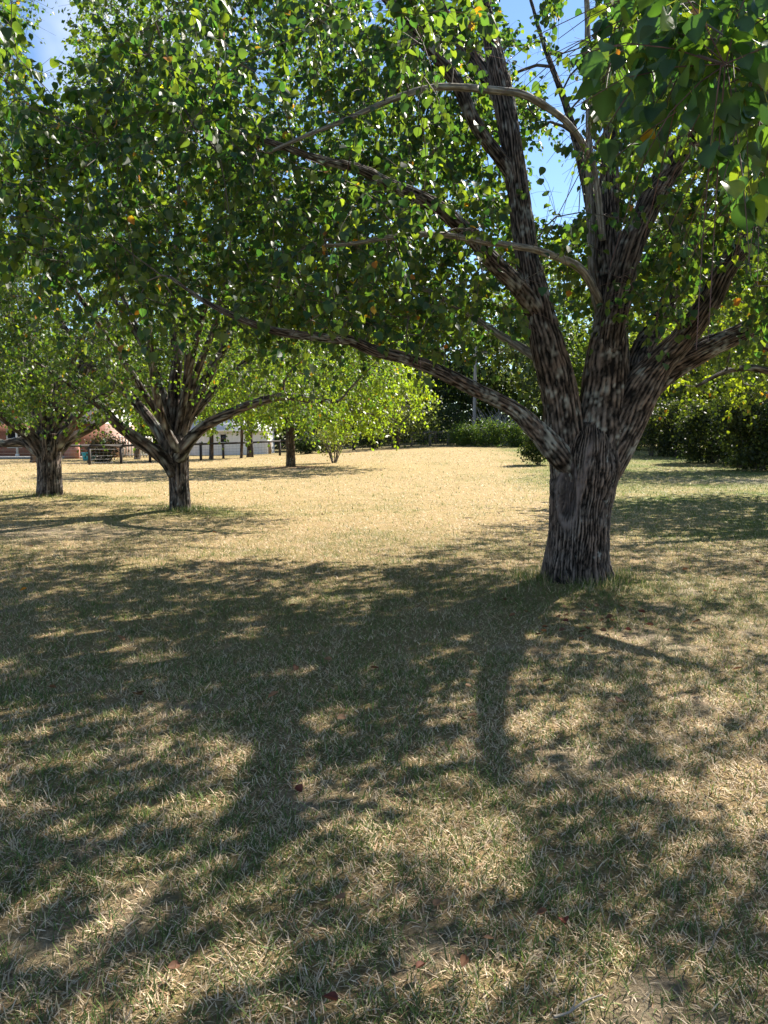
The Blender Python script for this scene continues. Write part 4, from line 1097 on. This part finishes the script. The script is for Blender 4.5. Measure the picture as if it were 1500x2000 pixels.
def tub():
    x, y = XY(175, 55), 55.0; z = float(ground_z(x, y))
    m = simple_mat('turquoise_plastic', (.03, .40, .46), .35, .15)
    pr = [(.02, 0), (.34, .0), (.40, .06), (.45, .3), (.47, .52), (.50, .56), (.50, .60), (.44, .60), (.42, .5), (.37, .12), (.02, .10)]
    seg = 28; a = np.linspace(0, 2 * np.pi, seg, endpoint=False)
    V = np.concatenate([np.stack([x + r * np.cos(a), y + r * np.sin(a), np.full(seg, z + h)], -1) for r, h in pr])
    i = np.arange(len(pr) - 1)[:, None] * seg; j = np.arange(seg)[None]; j2 = (j + 1) % seg
    t = thing('tub', 'turquoise rounded plastic tub on the ground before the brick house', 'tub', (x, y, z))
    add('bowl', mesh_np('bowl', V, [np.stack([i + j, i + j2, i + seg + j2, i + seg + j], -1).reshape(-1, 4)], [m], smooth=True), t)
    for s in (-1, 1):
        q = np.array([[x + s * .47, y - .12, z + .50], [x + s * .58, y - .1, z + .46], [x + s * .58, y + .1, z + .46], [x + s * .47, y + .12, z + .50]])
        p, r = spline(q, np.full(4, .025), .04); tubes_joined('handle', [(p, r)], 8, m, t)
tub()

# utility pole
def pole():
    x, y = XY(925, 76), 76.0; z = float(ground_z(x, y))
    t = thing('utility_pole', 'grey wooden utility pole rising behind the vine covered hedge', 'pole', (x, y, z))
    mw = simple_mat('silvered_pole_wood', (.33, .30, .27), .9, .3, 3, stretch=(4, 4, .3))
    p, r = spline(np.array([[x, y, z - .3], [x + .02, y, z + 4], [x + .05, y, z + 9.5]]), np.array([.19, .17, .13]), .4)
    tubes_joined('pole_shaft', [(p, r)], 16, mw, t)
    add('crossarm', boxes_mesh('crossarm', [((x + .05, y - .19, z + 8.9), (2.2, .1, .13), 0)], mw), t)
    for s in (-.9, -.35, .45, 1.0):
        tubes_joined('insulator', [(np.array([[x + s, y - .19, z + 8.96], [x + s, y - .19, z + 9.05], [x + s, y - .19, z + 9.15]]), np.array([.03, .055, .035]))], 8, M_GLASS, t)
pole()

# ------------------------------------------------------------------ fallen leaves and twigs
def fallen_mesh(name, col, seed):
    g = np.random.default_rng(seed)
    t = np.array([0, .15, .38, .62, .84, 1.0]); hw = np.array([0, .30, .42, .36, .18, 0]); V = []; F = []
    cu = g.uniform(.35, .9)
    for a, b in zip(t, hw):
        zc = .35 * cu * (a - .5) ** 2
        for s in (-1, -.5, 0, .5, 1):
            V.append((s * b * (1 - .25 * cu), a - .5, zc + cu * (s * s) * b * .9 + g.normal(0, .012)))
    for i in range(len(t) - 1):
        for j in range(4):
            o = i * 5 + j; F.append((o, o + 1, o + 6, o + 5))
    V = np.array(V); C = np.tile(col, (len(V), 1)) * g.uniform(.75, 1.2, (len(V), 1))
    me = mesh_np(name, V, [np.array(F)], [M_DRY], {'col': ('FLOAT_COLOR', C)}, smooth=True)
    return me
M_DRY = foliage_mat('dry_leaf', (1.2, 1.1, .9), .22, .7, .2)
FL = {'brown': ([fallen_mesh('fallen_leaf', (.17, .085, .045), 1), fallen_mesh('fallen_leaf', (.12, .06, .035), 2), fallen_mesh('fallen_leaf', (.20, .11, .06), 3)], 'curled dry brown leaf lying on the lawn'),
      'red': ([fallen_mesh('fallen_leaf', (.13, .040, .028), 4), fallen_mesh('fallen_leaf', (.17, .07, .045), 5)], 'dull red fallen leaf lying on the lawn'),
      'orange': ([fallen_mesh('fallen_leaf', (.55, .22, .03), 6)], 'bright orange fallen leaf lying alone on the lawn')}
spots = [(585, 1560, 'red', .075), (290, 1222, 'brown', .12), (268, 1372, 'brown', .10), (1100, 1825, 'red', .07), (47, 1160, 'orange', .10), (915, 1355, 'brown', .08), (922, 1412, 'brown', .08), (665, 1780, 'brown', .06),
         (853, 1792, 'brown', .045), (645, 1985, 'red', .06), (822, 1920, 'red', .055), (905, 1905, 'brown', .05), (955, 1858, 'brown', .045), (370, 1138, 'red', .09), (620, 1104, 'brown', .12), (1058, 1808, 'brown', .05),
         (1478, 1105, 'brown', .1), (1338, 1120, 'brown', .1), (340, 1920, 'brown', .05), (1000, 1212, 'brown', .08), (985, 1180, 'brown', .08), (1090, 1215, 'brown', .08), (1065, 1235, 'brown', .08)]
for i in range(26):
    spots.append((random.gauss(1160, 55), random.uniform(1190, 1262), random.choice(['brown', 'brown', 'red']), random.uniform(.06, .09)))
for i in range(46):
    spots.append((random.uniform(0, 1500), 880 + 520 * random.random() ** 1.8 + 25, 'brown', random.uniform(.07, .11)))
for px, py, kd, s in spots:
    g = ground_hit(px, py)
    if g[1] > 60: continue
    ms, lab = FL[kd]
    o = bpy.data.objects.new('fallen_leaf', random.choice(ms)); COL.objects.link(o)
    o.location = (g[0], g[1], float(ground_z(g[0], g[1])) + .034 + .1 * s); s *= .8; o.scale = (s, s, s)
    o.rotation_euler = (random.uniform(-.5, .5), random.uniform(-.5, .5), random.uniform(0, 6.28))
    if kd != 'orange':
        if math.hypot(g[0] - T1[0], g[1] - T1[1]) < 1.9: wh, gr = 'in the litter at the foot of the scarred trunk', 'at the scarred trunk'
        elif g[1] > 13: wh, gr = 'out on the open straw coloured field', 'on the open field'
        elif g[1] < 4: wh, gr = 'on the dappled grass well away from any trunk', 'on the dappled near grass'
        else: wh, gr = 'on the lawn between the scarred tree and the slender forked tree', 'between the trees'
        tag(o, lab.split(' lying')[0] + ' ' + wh, 'leaf', 'fallen %s leaves %s' % (kd, gr))
    else: tag(o, lab, 'leaf')
for px, py, L_, a, lab in [(1130, 1985, .18, .5, 'short pale dead twig lying in the grass'), (1395, 1850, .16, .9, 'crooked dark dead twig lying in the grass')]:
    g = ground_hit(px, py); z = float(ground_z(g[0], g[1])) + .025
    q = np.array([[g[0] + math.cos(a) * L_ * s, g[1] + math.sin(a) * L_ * s + .005 * math.sin(6 * s), z + .003 * math.sin(7 * s)] for s in (-.5, -.2, .1, .5)])
    p, r = spline(q, np.array([.0042, .0036, .003, .0016]), .02)
    sp, sr_ = spline(np.array([q[1], q[1] + [.02, .025, .006], q[1] + [.03, .055, .008]]), np.array([.0024, .0018, .001]), .02)
    o = tubes_joined('dead_twig', [(p, r), (sp, sr_)], 7, M_TWIGP if 'pale' in lab else M_TWIG, None); tag(o, lab, 'twig')
